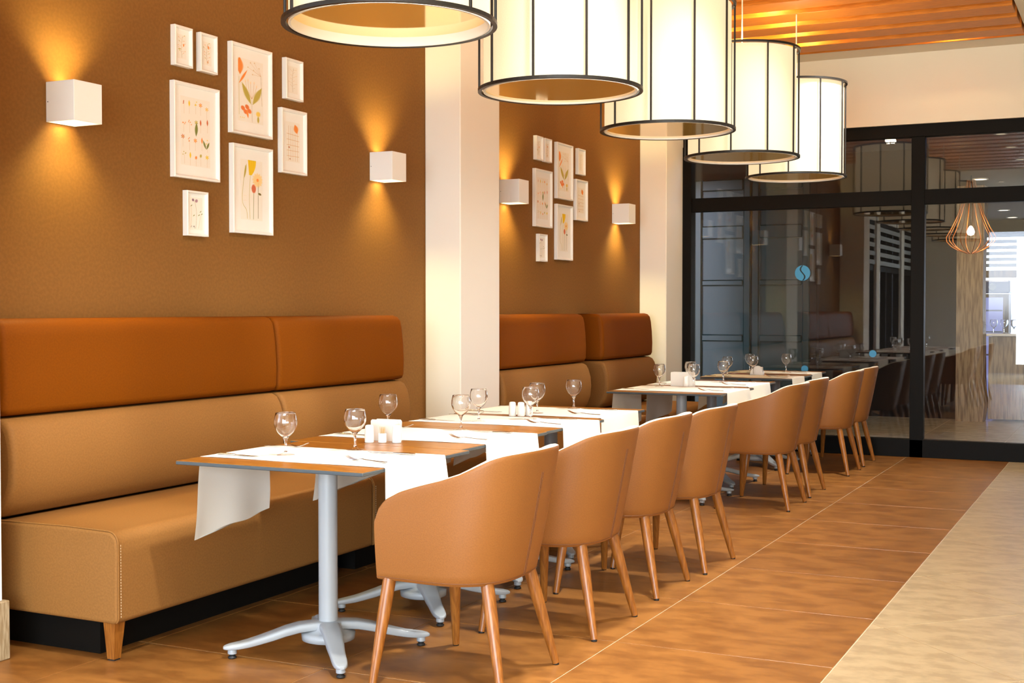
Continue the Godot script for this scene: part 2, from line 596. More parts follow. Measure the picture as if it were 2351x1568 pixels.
func floor_tiles() -> void:
	var m := MB.new()
	m.box(Vector3(0.45, -0.062, -3.8), Vector3(9.7, 0.12, 16.4))
	var f := struct("floor", m.mesh(), M.grout, "tiled hall floor, brown tiles under the tables and pale diagonal tiles in the aisle", "floor")
	var g := 0.0026
	var xs := [-4.29, -3.465, -2.64, -1.83, -0.985]
	var rng := RandomNumberGenerator.new()
	rng.seed = 4
	for i in 4:
		for k in 19:
			var z1: float = -3.865 + 0.81 * 5 - 0.81 * k
			var z0 := z1 - 0.81
			if z1 < GLASS_Z - 0.1:
				continue
			z0 = maxf(z0, GLASS_Z - 0.15)
			var x0: float = maxf(xs[i], -4.16)
			var p := PackedVector2Array([Vector2(x0 + 0.0016, z0 + 0.003), Vector2(xs[i + 1] - 0.0016, z0 + 0.003), Vector2(xs[i + 1] - 0.0016, z1 - 0.003), Vector2(x0 + 0.0016, z1 - 0.003)])
			part("brown_tile", slab(p, -0.004, 0.0), M.tile if rng.randf() > 0.45 else M.tile_b, f)
	# pale tiles laid on the diagonal: lines x - z = 4.43 + 1.13 k and x + z = -6.29 + 1.13 k
	var r := Rect2(-0.985 + g, GLASS_Z - 0.15, 2.6, 11.2)
	for a in range(-6, 12):
		for b in range(-14, 8):
			var u0 := 4.43 + 1.13 * a
			var w0 := -6.29 + 1.13 * b
			var d := PackedVector2Array()
			for c in [[g, g], [1.13 - g, g], [1.13 - g, 1.13 - g], [g, 1.13 - g]]:
				var u: float = u0 + c[0]
				var w: float = w0 + c[1]
				d.append(Vector2((u + w) * 0.5, (w - u) * 0.5))
			for q in clip(d, r):
				if q.size() < 3:
					continue
				var me := slab(q, -0.004, 0.0)
				if me:
					part("pale_tile", me, M.pale_tile, f)

# ---------------------------------------------------------------- glass wall
func glass_wall() -> void:
	var z := GLASS_Z
	var m := MB.new()
	m.box(Vector3(0.45, 2.858, z), Vector3(8.9, 0.115, 0.1), 0.003)
	var w := struct("window_1", m.mesh(), M.black, "black metal framed glass wall across the end of the hall", "glass wall")
	for b in [["bottom_rail", Vector3(0.45, 0.0775, z), Vector3(8.7, 0.155, 0.1)], ["transom", Vector3(0.45, 2.276, z), Vector3(8.7, 0.128, 0.09)], ["jamb", Vector3(-3.847, 1.42, z), Vector3(0.085, 2.8, 0.14)], ["mullion", Vector3(-1.7515, 1.4, z), Vector3(0.114, 2.8, 0.1)], ["mullion", Vector3(0.45, 1.4, z), Vector3(0.11, 2.8, 0.1)], ["mullion", Vector3(2.7, 1.4, z), Vector3(0.11, 2.8, 0.1)], ["jamb", Vector3(4.95, 1.42, z), Vector3(0.1, 2.8, 0.14)]]:
		m = MB.new()
		m.box(b[1], b[2], 0.003)
		part(b[0], m.mesh(), M.black, w)
	var xs := [-3.805, -1.7515, 0.45, 2.7, 4.9]
	for i in 4:
		for y in [[0.155, 2.212], [2.34, 2.8]]:
			m = MB.new()
			for dz in [-0.012, 0.012]:
				m.face([Vector3(xs[i], y[0], z + dz), Vector3(xs[i + 1], y[0], z + dz), Vector3(xs[i + 1], y[1], z + dz), Vector3(xs[i], y[1], z + dz)], Vector3(0, 0, 1))
			part("pane", m.mesh(), M.pane, w)
	# stickers on the glass
	var t := thing("glass_sticker", "round blue emblem sticker of two swirling drops on the glass", "sticker", Vector3(-2.764, 1.627, z + 0.0125))
	for s in [1.0, -1.0]:
		var q := []
		var n := 22
		for i in n + 1:
			var a := PI * i / n
			q.append(Vector2(-cos(a), sin(a)) * 0.07)
		# inner S curve back to the start
		var back := []
		for i in n + 1:
			var u := 1.0 - 2.0 * i / n
			back.append(Vector2(u * 0.07, 0.020 * sin(u * PI) + 0.007))
		var pts := PackedVector2Array()
		for p in q:
			pts.append(p.rotated(PI * 0.5 + (0.0 if s > 0 else PI)))
		for i in range(1, n):
			var p: Vector2 = back[i]
			pts.append(p.rotated(PI * 0.5 + (0.0 if s > 0 else PI)))
		m = MB.new()
		var idx := Geometry2D.triangulate_polygon(pts)
		for i in range(0, idx.size(), 3):
			m.face([v3(pts[idx[i]], 0.001), v3(pts[idx[i + 1]], 0.001), v3(pts[idx[i + 2]], 0.001)], Vector3(0, 0, 1))
		part("swirl", m.mesh(), M.blue_sticker, t)
	for d in [[-2.74, 0.754, "small round blue dot sticker low on the glass behind the last table"], [-2.134, 0.902, "small round blue dot sticker on the glass beside the thick post"]]:
		m = MB.new()
		var ring := []
		for i in 20:
			ring.append(Vector3(cos(TAU * i / 20) * 0.032, sin(TAU * i / 20) * 0.032, 0.001))
		m.face(ring, Vector3(0, 0, 1))
		var o := part("dot_sticker", m.mesh(), M.blue_sticker, self)
		o.position = Vector3(d[0], d[1], z + 0.0125)
		tag(o, d[2], "sticker")

func v3(p: Vector2, z: float) -> Vector3:
	return Vector3(p.x, p.y, z)

# ---------------------------------------------------------------- what the glass shows of the next room
func next_room() -> void:
	var m := MB.new()
	m.box(Vector3(0, -0.062, -17.2), Vector3(12, 0.12, 10.6))
	var f := struct("floor", m.mesh(), M.grout, "pale polished tile floor of the room beyond the glass", "floor")
	for i in 7:
		for k in 13:
			var x0 := -3.63 + 0.82 * i
			var z1 := -11.87 - 0.81 * k
			part("polished_tile", slab(PackedVector2Array([Vector2(x0 + 0.002, z1 - 0.808), Vector2(x0 + 0.818, z1 - 0.808), Vector2(x0 + 0.818, z1 - 0.002), Vector2(x0 + 0.002, z1 - 0.002)]), -0.004, 0.0), M.grey_tile, f)
	m = MB.new()
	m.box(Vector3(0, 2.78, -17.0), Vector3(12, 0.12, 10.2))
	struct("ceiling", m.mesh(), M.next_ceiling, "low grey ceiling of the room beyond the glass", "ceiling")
	m = MB.new()
	m.box(Vector3(-6.0, 1.36, -17.0), Vector3(0.2, 2.72, 10.4))
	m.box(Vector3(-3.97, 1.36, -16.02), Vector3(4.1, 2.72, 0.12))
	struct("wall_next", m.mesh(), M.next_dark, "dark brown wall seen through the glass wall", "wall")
	m = MB.new()
	m.box(Vector3(5.9, 1.36, -17.0), Vector3(0.2, 2.72, 10.4))
	struct("wall_next_right", m.mesh(), M.white_wall, "pale side wall of the room beyond the glass", "wall")
	# window wall at the far end
	m = MB.new()
	m.box(Vector3(0, 2.62, -22.1), Vector3(12, 0.24, 0.2))
	m.box(Vector3(0, 0.3, -22.1), Vector3(12, 0.6, 0.2))
	m.box(Vector3(-4.2, 1.4, -22.1), Vector3(3.6, 2.4, 0.2))
	m.box(Vector3(4.2, 1.4, -22.1), Vector3(3.6, 2.4, 0.2))
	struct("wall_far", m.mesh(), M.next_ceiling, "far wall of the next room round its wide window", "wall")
	m = MB.new()
	m.box(Vector3(0, 1.86, -22.04), Vector3(4.8, 0.12, 0.1), 0.004)
	var w := struct("window_5", m.mesh(), M.rustic, "wide bright window with slatted shutters at the end of the next room", "window")
	for i in 6:
		m = MB.new()
		m.box(Vector3(0, 2.0 + i * 0.095, -22.0), Vector3(4.8, 0.056, 0.012), 0.002)
		part("shutter_slat", m.mesh(), M.blind, w)
	m = MB.new()
	m.box(Vector3(0, 1.55, -22.1), Vector3(4.8, 2.0, 0.006))
	part("pane", m.mesh(), M.pane, w)
	# outside
	m = MB.new()
	m.box(Vector3(0, -0.2, -40), Vector3(60, 0.2, 35))
	struct("ground", m.mesh(), M.outdoor_ground, "sunlit paving outside the far window", "ground")
	m = MB.new()
	m.box(Vector3(0, 0.55, -30), Vector3(40, 1.3, 0.3))
	struct("wall_garden", m.mesh(), M.outdoor_wall, "pale garden wall outside the far window", "garden wall")
	var sh := thing("shrub", "green leafy shrub outside the far window above the counter", "shrub", Vector3(-1.95, 1.2, -29.6))
	var lf := MB.new()
	var rng := RandomNumberGenerator.new()
	rng.seed = 12
	for i in 420:
		var d := Vector3(rng.randfn(), rng.randfn(), rng.randfn()).normalized() * pow(rng.randf(), 0.4)
		var c := Vector3(d.x * 0.42, 0.55 + d.y * 0.55, d.z * 0.4)
		var a := Vector3(rng.randfn(), rng.randfn(), rng.randfn()).normalized() * 0.07
		var b := a.cross(Vector3(rng.randfn(), rng.randfn(), rng.randfn())).normalized() * 0.03
		lf.face([c - a, c + b, c + a, c - b], Vector3.UP)
	part("foliage", lf.mesh(), M.leaf, sh)
	lf = MB.new()
	lf.tube([Vector3(0, 0, 0), Vector3(0.02, 0.3, 0), Vector3(0, 0.6, 0)], [0.03, 0.025, 0.015])
	part("stem", lf.mesh(), M.rustic, sh)
	# panelled teal double door
	var td := thing("panelled_door", "dark teal panelled double door behind the left pane of the glass wall", "door", Vector3(-3.66, 0, -13.2))
	for k in 2:
		var cx := -0.3 + 0.62 * k
		var bd := MB.new()
		bd.box(Vector3(cx, 1.33, -0.02), Vector3(0.6, 2.66, 0.03))
		var leaf := part("door_leaf", bd.mesh(), M.teal, td)
		for s in [[cx - 0.265, 1.33, 0.08, 2.66], [cx + 0.265, 1.33, 0.08, 2.66], [cx, 0.1, 0.45, 0.2], [cx, 0.995, 0.45, 0.075], [cx, 1.575, 0.45, 0.065], [cx, 2.105, 0.45, 0.14], [cx, 2.6, 0.45, 0.12]]:
			bd = MB.new()
			bd.box(Vector3(s[0], s[1], 0.005), Vector3(s[2], s[3], 0.045), 0.012)
			part("rail", bd.mesh(), M.teal, leaf)
	m = MB.new()
	m.box(Vector3(0.66, 1.35, -0.03), Vector3(0.07, 2.7, 0.12), 0.004)
	part("door_frame", m.mesh(), M.next_dark, td)
	# timber post
	m = MB.new()
	var rings := []
	for i in 28:
		var y := 2.72 * i / 27.0
		var wob := 0.012 * sin(y * 3.1) + (0.05 * exp(-pow((y - 0.22) / 0.16, 2.0)))
		rings.append(PackedVector3Array([Vector3(-0.155, y, 0.12), Vector3(0.14 + wob * 0.4, y, 0.13), Vector3(0.15 + wob * 0.5, y, -0.12), Vector3(-0.155, y, -0.12)]))
	m.loft(rings, true, true, true)
	var po := part("timber_post", m.mesh(), M.rustic, self)
	po.position = Vector3(-1.76, 0, -15.8)
	tag(po, "rough timber post beyond the glass right of the thick mullion", "post")
	# bar counter
	var bc := thing("bar_counter", "wood fronted bar counter with a white top beyond the glass", "counter", Vector3(0.35, 0, -16.0))
	for i in 9:
		m = MB.new()
		m.box(Vector3(-1.72 + i * 0.42, 0.5, 0.1), Vector3(0.416, 0.96, 0.03), 0.003)
		part("front_board", m.mesh(), M.rustic, bc)
	m = MB.new()
	m.box(Vector3(-0.05, 0.5, -0.2), Vector3(3.7, 0.96, 0.5))
	part("body", m.mesh(), M.next_dark, bc)
	m = MB.new()
	m.box(Vector3(-0.05, 1.0, -0.13), Vector3(3.8, 0.03, 0.62), 0.006)
	part("counter_top", m.mesh(), M.porcelain, bc)
	# drinks cooler
	var fr := thing("drinks_cooler", "upright glass fronted drinks cooler with a blue header behind the counter", "cooler", Vector3(-1.72, 0, -17.9))
	m = MB.new()
	m.box(Vector3(0, 0.75, -0.25), Vector3(0.36, 1.5, 0.4), 0.01)
	part("body", m.mesh(), M.rustic, fr)
	m = MB.new()
	m.box(Vector3(-0.03, 0.8, -0.04), Vector3(0.28, 1.3, 0.02))
	part("glass_door", m.mesh(), M.fridge_in, fr)
	for y in [0.7, 1.0, 1.28]:
		m = MB.new()
		m.box(Vector3(-0.03, y, -0.025), Vector3(0.27, 0.02, 0.01))
		part("shelf", m.mesh(), M.blind, fr)
	m = MB.new()
	m.box(Vector3(0, 1.59, -0.2), Vector3(0.4, 0.17, 0.4), 0.02)
	var hd := part("header", m.mesh(), M.fridge_blue, fr)
	m = MB.new()
	m.lathe([Vector2(0, 0), Vector2(0.045, 0), Vector2(0.045, 0.004), Vector2(0, 0.004)], 20)
	var em := part("emblem", m.mesh(), M.blind, hd)
	em.position = Vector3(-0.02, 1.59, 0.0)
	em.rotation.x = PI / 2
	# wire pendant
	var wp := thing("wire_pendant", "copper wire cage pendant lamp with a glowing bulb beyond the glass", "pendant lamp", Vector3(-1.63, 1.89, -14.5))
	for k in 10:
		var a := TAU * k / 10.0
		var ps := []
		for q in [[0.03, 0.0], [0.13, 0.035], [0.2, 0.08], [0.245, 0.13], [0.25, 0.18], [0.2, 0.27], [0.13, 0.42], [0.07, 0.6], [0.04, 0.78]]:
			ps.append(Vector3(cos(a) * q[0], q[1], sin(a) * q[0]))
		m = MB.new()
		m.tube(ps, 0.006, 6)
		part("wire", m.mesh(), M.copper, wp)
	m = MB.new()
	m.lathe([Vector2(0, 0.19), Vector2(0.03, 0.2), Vector2(0.042, 0.23), Vector2(0.03, 0.265), Vector2(0.015, 0.29), Vector2(0, 0.3)], 16)
	part("bulb", m.mesh(), M.downlight, wp)
	m = MB.new()
	m.tube([Vector3(0, 0.29, 0), Vector3(0, 0.83, 0)], 0.006, 6)
	part("cord", m.mesh(), M.black, wp)
	var ol := OmniLight3D.new()
	ol.name = "bulb_light"
	ol.position = Vector3(0, 0.24, 0)
	ol.light_energy = 0.15
	ol.light_color = Color(1, 0.8, 0.5)
	ol.light_size = 0.03
	ol.omni_range = 20
	ol.omni_attenuation = 2
	ol.shadow_enabled = true
	wp.add_child(ol)
	# downlights of the next room
	var spots := [[-1.75, -18.1], [-1.77, -19.7], [-1.79, -21.3], [-1.58, -14.9], [0.4, -14.0], [0.6, -18.0]]
	var spot_labels := ["upper left one of the three ceiling spots beyond the glass, right of the wire pendant", "middle one of the three ceiling spots beyond the glass, right of the wire pendant", "lowest right one of the three ceiling spots beyond the glass", "round ceiling spot beyond the glass above the copper wire pendant", "ceiling spot over the bar counter's front, beyond the right pane", "ceiling spot behind the bar counter, beyond the right pane"]
	for k in spots.size():
		var p: Array = spots[k]
		var t := thing("ceiling_spot", spot_labels[k], "ceiling light", Vector3(p[0], 2.72, p[1]), 0, "ceiling spots beyond the glass")
		m = MB.new()
		m.hoop(Vector3(0, -0.004, 0), 0.075, 0.01, 0.006, 20)
		part("rim", m.mesh(), M.frame_white, t)
		m = MB.new()
		m.lathe([Vector2(0, -0.006), Vector2(0.066, -0.006), Vector2(0.066, 0), Vector2(0, 0)], 20)
		part("lamp_face", m.mesh(), M.downlight, t)
		var l := SpotLight3D.new()
		l.name = "lamp_light"
		l.position = Vector3(0, -0.03, 0)
		l.rotation = Vector3(-PI / 2, 0, 0)
		l.spot_angle = 72
		l.spot_range = 20
		l.spot_attenuation = 2
		l.light_energy = 0.5
		l.light_color = Color(1, 0.9, 0.75)
		l.light_size = 0.07
		l.shadow_enabled = true
		t.add_child(l)

# ---------------------------------------------------------------- banquettes
func cushion(prof: Array, z0: float, z1: float, r := 0.03) -> ArrayMesh:
	# a closed profile in x,y swept along z, its ends rounded inwards
	var mid := Vector2.ZERO
	for p in prof:
		mid += p
	mid /= prof.size()
	var rings := []
	var steps := [[0.0, 1.0], [0.08, 0.55], [0.3, 0.22], [0.6, 0.06], [1.0, 0.0]]
	for s in steps:
		rings.append(ring_of(prof, mid, r * s[1], z0 - r * s[0]))
	for i in range(steps.size() - 1, -1, -1):
		rings.append(ring_of(prof, mid, r * steps[i][1], z1 + r * steps[i][0]))
	var m := MB.new()
	m.loft(rings, true, true)
	return m.mesh()

func ring_of(prof: Array, mid: Vector2, inset: float, z: float) -> PackedVector3Array:
	var ring := PackedVector3Array()
	var n := prof.size()
	for i in n:
		var t: Vector2 = (prof[(i + 1) % n] - prof[(i + n - 1) % n]).normalized()
		var nrm := Vector2(t.y, -t.x)
		if nrm.dot(prof[i] - mid) < 0.0:
			nrm = -nrm
		var p: Vector2 = prof[i] - nrm * inset
		ring.append(Vector3(p.x, p.y, z))
	return ring

func arc(c: Vector2, r: float, a0: float, a1: float, n: int) -> Array:
	var out := []
	for i in n + 1:
		var a := deg_to_rad(lerpf(a0, a1, float(i) / n))
		out.append(c + Vector2(cos(a), sin(a)) * r)
	return out

func benches() -> void:
	# profiles in x (from the wall) and height
	var seat := [Vector2(-4.13, 0.145)]
	seat += arc(Vector2(-3.373, 0.165), 0.022, -90, 0, 5)
	seat += [Vector2(-3.351, 0.25), Vector2(-3.3495, 0.35)]
	seat += arc(Vector2(-3.396, 0.437), 0.046, 0, 90, 7)
	seat += [Vector2(-3.6, 0.488), Vector2(-3.85, 0.485), Vector2(-4.13, 0.483)]
	var low := [Vector2(-4.14, 0.487)]
	low += [Vector2(-3.975, 0.487), Vector2(-3.935, 0.5), Vector2(-3.895, 0.55), Vector2(-3.868, 0.62), Vector2(-3.86, 0.7), Vector2(-3.866, 0.77), Vector2(-3.884, 0.83), Vector2(-3.905, 0.862), Vector2(-3.935, 0.877), Vector2(-3.965, 0.88), Vector2(-4.14, 0.88)]
	var high := [Vector2(-4.14, 0.884)]
	high += [Vector2(-3.945, 0.884), Vector2(-3.92, 0.892), Vector2(-3.908, 0.915), Vector2(-3.905, 1.0), Vector2(-3.91, 1.1), Vector2(-3.92, 1.19), Vector2(-3.93, 1.232), Vector2(-3.95, 1.254), Vector2(-3.98, 1.262), Vector2(-4.14, 1.262)]
	var rows := [
		[-3.578, -5.325, "near long banquette section at the left, orange band over sand seat", true],
		[-5.332, -6.575, "shorter banquette section beside the middle pillar, behind the near tables", false],
		[-7.82, -9.36, "banquette section just past the middle pillar, behind the far tables", false],
		[-9.70, -10.89, "farthest banquette section, beside the far pillar and the glass wall", false]]
	for r in rows:
		var t := thing("banquette_bench", r[2], "banquette", Vector3(0, 0, 0), 0, "leather banquettes along the brown wall")
		part("seat", cushion(seat, r[0], r[1], 0.012), M.sand, t)
		part("back_cushion", cushion(low, r[0], r[1], 0.03), M.sand, t)
		var hc := part("head_cushion", cushion(high, r[0], r[1], 0.03), M.orange, t)
		hc.set_meta("label", "orange upper back cushion")
		var m := MB.new()
		var ps := []
		for i in range(3, seat.size()):
			ps.append(Vector3(seat[i].x + 0.001, seat[i].y + 0.001, r[0] - 0.006))
		m.tube(ps, 0.0035, 6)
		part("piping", m.mesh(), M.sand, t)
		# stitching beside the piping
		m = MB.new()
		for i in range(0, 26):
			var y := 0.17 + i * 0.0105
			m.box(Vector3(-3.3495 + 0.0005, y, r[0] - 0.019), Vector3(0.002, 0.006, 0.002))
		part("stitching", m.mesh(), M.thread, t)
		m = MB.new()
		m.box(Vector3(-3.82, 0.072, (r[0] + r[1]) * 0.5), Vector3(0.62, 0.143, r[0] - r[1] - 0.16))  # black block put in as the dark shade under the seat
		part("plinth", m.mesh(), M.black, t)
		for c in [[-3.402, r[0] - 0.04 if r[3] else r[1] + 0.06]]:
			m = MB.new()
			var rings := []
			for q in [[0.0, 0.017, 0.016], [0.146, 0.0275, 0.0]]:
				var h: float = q[1]
				var o := Vector3(c[0] - q[2] * 0.2, q[0] + (0.006 if q[0] == 0.0 else 0.0), c[1])
				rings.append(PackedVector3Array([o + Vector3(-h, 0, -h), o + Vector3(h, 0, -h), o + Vector3(h, 0, h), o + Vector3(-h, 0, h)]))
			m.loft(rings, true, true, true)
			var lg := part("leg", m.mesh(), M.leg_wood, t)
			m = MB.new()
			m.box(Vector3(c[0] - 0.003, 0.003, c[1]), Vector3(0.03, 0.006, 0.03))
			part("glide", m.mesh(), M.foot_black, lg)

# ---------------------------------------------------------------- tables
const TABLES := [
	[-3.157, -2.352, -3.675, -4.447], [-3.208, -2.395, -4.451, -5.277], [-3.236, -2.408, -5.281, -5.995], [-3.27, -2.447, -5.999, -6.69],
	[-3.223, -2.43, -8.06, -8.862], [-3.24, -2.487, -8.866, -9.68], [-3.227, -2.475, -10.13, -10.858], [-3.235, -2.49, -10.862, -11.45]]
const RUN := [[-3.815, -4.245], [-4.665, -5.165], [-5.475, -5.925], [-6.045, -6.575], [-8.2, -8.745], [-8.92, -9.5], [-10.14, -10.55], [-10.88, -11.27]]
const NTH := ["first", "second", "third", "fourth"]

func row(i: int) -> String:
	return "%s from the front in the %s row" % [NTH[i % 4], "near" if i < 4 else "far"]

func tables() -> void:
	var basem := base_meshes()
	for i in 8:
		var q: Array = TABLES[i]
		var cx: float = (q[0] + q[1]) * 0.5
		var cz: float = (q[2] + q[3]) * 0.5
		var t := thing("dining_table", "wood topped pedestal table, %s" % row(i), "table", Vector3(cx, 0, cz), 0, "dining tables")
		var w: float = q[1] - q[0]
		var d: float = q[2] - q[3]
		var m := MB.new()
		m.box(Vector3(0, TOP - 0.008, 0), Vector3(w, 0.0125, d), 0.002)
		part("tabletop", m.mesh(), M.table_edge, t)
		m = MB.new()
		m.box(Vector3(0, TOP - 0.001, 0), Vector3(w - 0.004, 0.0025, d - 0.004), 0.0008)
		part("wood_surface", m.mesh(), M.table_wood, t)
		m = MB.new()
		m.box(Vector3(0, TOP - 0.02, 0), Vector3(0.3, 0.012, 0.3), 0.003)
		part("mounting_plate", m.mesh(), M.grey_metal, t)
		part("pole", basem[0], M.grey_metal, t)
		part("hub", basem[1], M.grey_metal, t)
		for k in 4:
			var a := part("leg", basem[2], M.grey_metal, t)
			a.rotation.y = deg_to_rad(41.0 + 90.0 * k)
			part("foot", basem[3], M.foot_black, a)
		# runner
		runner(i)

func base_meshes() -> Array:
	var p := MB.new()
	p.lathe([Vector2(0, 0.09), Vector2(0.036, 0.09), Vector2(0.036, 0.09), Vector2(0.036, 0.722), Vector2(0.036, 0.722), Vector2(0, 0.722)], 28)
	var h := MB.new()
	h.lathe([Vector2(0, 0.045), Vector2(0.08, 0.045), Vector2(0.1, 0.052), Vector2(0.102, 0.075), Vector2(0.085, 0.082), Vector2(0.062, 0.09), Vector2(0.058, 0.116), Vector2(0.05, 0.122), Vector2(0.0, 0.122)], 32)
	h.lathe([Vector2(0, 0.03), Vector2(0.006, 0.03), Vector2(0.006, 0.046), Vector2(0, 0.046)], 8, Vector3(0.05, 0, 0))
	var a := MB.new()
	var rings := []
	# along local x: [distance, top height, thickness, half width]
	for q in [[0.02, 0.121, 0.034, 0.04], [0.06, 0.122, 0.034, 0.039], [0.11, 0.119, 0.036, 0.037], [0.16, 0.108, 0.036, 0.035], [0.21, 0.092, 0.034, 0.033], [0.26, 0.077, 0.031, 0.029], [0.3, 0.066, 0.028, 0.028], [0.335, 0.059, 0.025, 0.027], [0.365, 0.054, 0.021, 0.024], [0.384, 0.049, 0.014, 0.016], [0.39, 0.045, 0.008, 0.008]]:
		var ring := PackedVector3Array()
		for c in [[-1, 0.0], [-0.97, -0.3], [-0.7, -0.04], [0.7, -0.04]]:
			pass
		for k in 16:
			var an := TAU * k / 16.0
			var ca := cos(an)
			var sa := sin(an)
			var px: float = signf(ca) * pow(absf(ca), 0.5) * q[3]
			var py: float = signf(sa) * pow(absf(sa), 0.5) * q[2] * 0.5
			ring.append(Vector3(q[0], q[1] - q[2] * 0.5 + py, px))
		rings.append(ring)
	a.loft(rings, true, true)
	a.lathe([Vector2(0, 0.018), Vector2(0.017, 0.018), Vector2(0.017, 0.018), Vector2(0.017, 0.045), Vector2(0, 0.045)], 14, Vector3(0.357, 0, 0))
	var f := MB.new()
	f.lathe([Vector2(0, 0.0), Vector2(0.014, 0.0), Vector2(0.016, 0.003), Vector2(0.016, 0.007), Vector2(0.011, 0.01), Vector2(0.011, 0.013), Vector2(0.015, 0.016), Vector2(0.013, 0.019), Vector2(0, 0.019)], 14, Vector3(0.357, 0, 0))
	return [p.mesh(), h.mesh(), a.mesh(), f.mesh()]

func runner(i: int) -> void:
	var q: Array = TABLES[i]
	var z0: float = RUN[i][0]
	var z1: float = RUN[i][1]
	var left: float = [0.28, 0.245, 0.27, 0.25, 0.27, 0.26, 0.24, 0.24][i]
	var right: float = [0.24, 0.25, 0.24, 0.26, 0.25, 0.25, 0.23, 0.24][i]
	var y := TOP + 0.0022
	var xl: float = q[0]
	var xr: float = q[1]
	var nz := 22
	# path across: bottom left, up, over, down
	var path := []
	for s in 11:
		path.append([0, 1.0 - s / 10.0])
	path.append([1, 0.0])
	for s in range(1, 16):
		path.append([2, s / 15.0])
	path.append([3, 0.0])
	for s in 11:
		path.append([4, s / 10.0])
	var top := []
	var bot := []
	for p in path:
		var ra := PackedVector3Array()
		var rb := PackedVector3Array()
		for k in nz + 1:
			var u := float(k) / nz
			var z := lerpf(z0, z1, u)
			var pos := Vector3.ZERO
			var n := Vector3.UP
			var lap := left + 0.022 * (0.5 - u) * 2.0 + 0.005 * sin(u * 11.0 + i) + (0.008 if u < 0.06 else 0.0)
			var rap := right + 0.012 * sin(u * 3.0 + i * 1.7)
			match p[0]:
				0:
					var d: float = p[1]
					pos = Vector3(xl - 0.0035 - 0.012 * d - 0.007 * d * sin(u * 9.0 + i * 2.1), y - 0.005 - d * lap, z + (u - 0.5) * -0.035 * d + 0.004 * d * sin(d * 7.0))
					n = Vector3.LEFT
				1:
					pos = Vector3(xl - 0.0015, y - 0.0015, z)
					n = Vector3(-1, 1, 0).normalized()
				2:
					pos = Vector3(lerpf(xl, xr, p[1]), y + 0.0006 * sin(p[1] * 9.0 + u * 6.0 + i), z)
				3:
					pos = Vector3(xr + 0.0015, y - 0.0015, z)
					n = Vector3(1, 1, 0).normalized()
				4:
					var d: float = p[1]
					pos = Vector3(xr + 0.0035 + 0.016 * d + 0.007 * d * sin(u * 8.0 + i * 1.3), y - 0.005 - d * rap, z + (u - 0.5) * -0.045 * d)
					n = Vector3.RIGHT
			ra.append(pos)
			rb.append(pos - n * 0.0012)
		top.append(ra)
		bot.append(rb)
	var m := MB.new()
	var rings := []
	for k in top.size():
		var ring := PackedVector3Array()
		ring.append_array(top[k])
		var b: PackedVector3Array = bot[k].duplicate()
		b.reverse()
		ring.append_array(b)
		rings.append(ring)
	m.loft(rings, true, true)
	var o := part("table_runner", m.mesh(), M.cloth, self)
	tag(o, "white cloth runner on the table %s" % row(i), "table runner", "white table runners")

# ---------------------------------------------------------------- chairs
func plan(s: float) -> Vector2:
	# s from -1 (near front) over 0 (middle of the back) to 1 (far front)
	var a := absf(s)
	var w := 0.282
	var p := Vector2.ZERO
	if a > 0.56:
		p = Vector2(lerpf(-0.02, -0.235, (a - 0.56) / 0.44), w - 0.012 * (a - 0.56) / 0.44)
	else:
		var ph := a / 0.56 * PI * 0.5
		p = Vector2(-0.02 + 0.232 * pow(cos(ph), 0.82), w * pow(sin(ph), 0.74))
	return Vector2(p.x, p.y * (1.0 if s < 0 else -1.0))

func rim_height(x: float) -> float:
	var k := [[-0.24, 0.545], [-0.232, 0.585], [-0.215, 0.617], [-0.19, 0.643], [-0.13, 0.674], [-0.06, 0.699], [0.01, 0.723], [0.06, 0.745], [0.1, 0.772], [0.135, 0.796], [0.165, 0.808], [0.2, 0.814], [0.23, 0.816]]
	if x <= k[0][0]:
		return k[0][1]
	for i in range(1, k.size()):
		if x <= k[i][0]:
			var t: float = (x - k[i - 1][0]) / (k[i][0] - k[i - 1][0])
			return lerpf(k[i - 1][1], k[i][1], t)
	return 0.816

func shell_point(s: float, y: float, inset := 0.0) -> Vector3:
	var p := plan(s)
	var e := 0.004
	var d := (plan(minf(s + e, 1.0)) - plan(maxf(s - e, -1.0))).normalized()
	var n := Vector2(d.y, -d.x)
	if n.dot(p) < 0.0:
		n = -n
	p -= n * inset
	var up := (y - 0.36) / 0.45
	var backness := smoothstep(-0.15, 0.21, p.x)
	var k := 1.0 - 0.06 * pow(1.0 - clampf(up * 2.0, 0, 1), 2.0)
	return Vector3(p.x * lerpf(k, 1.0, 0.7 if p.x > 0.0 else 1.0) + 0.085 * backness * up, y, p.y * k * (1.0 + 0.02 * up))

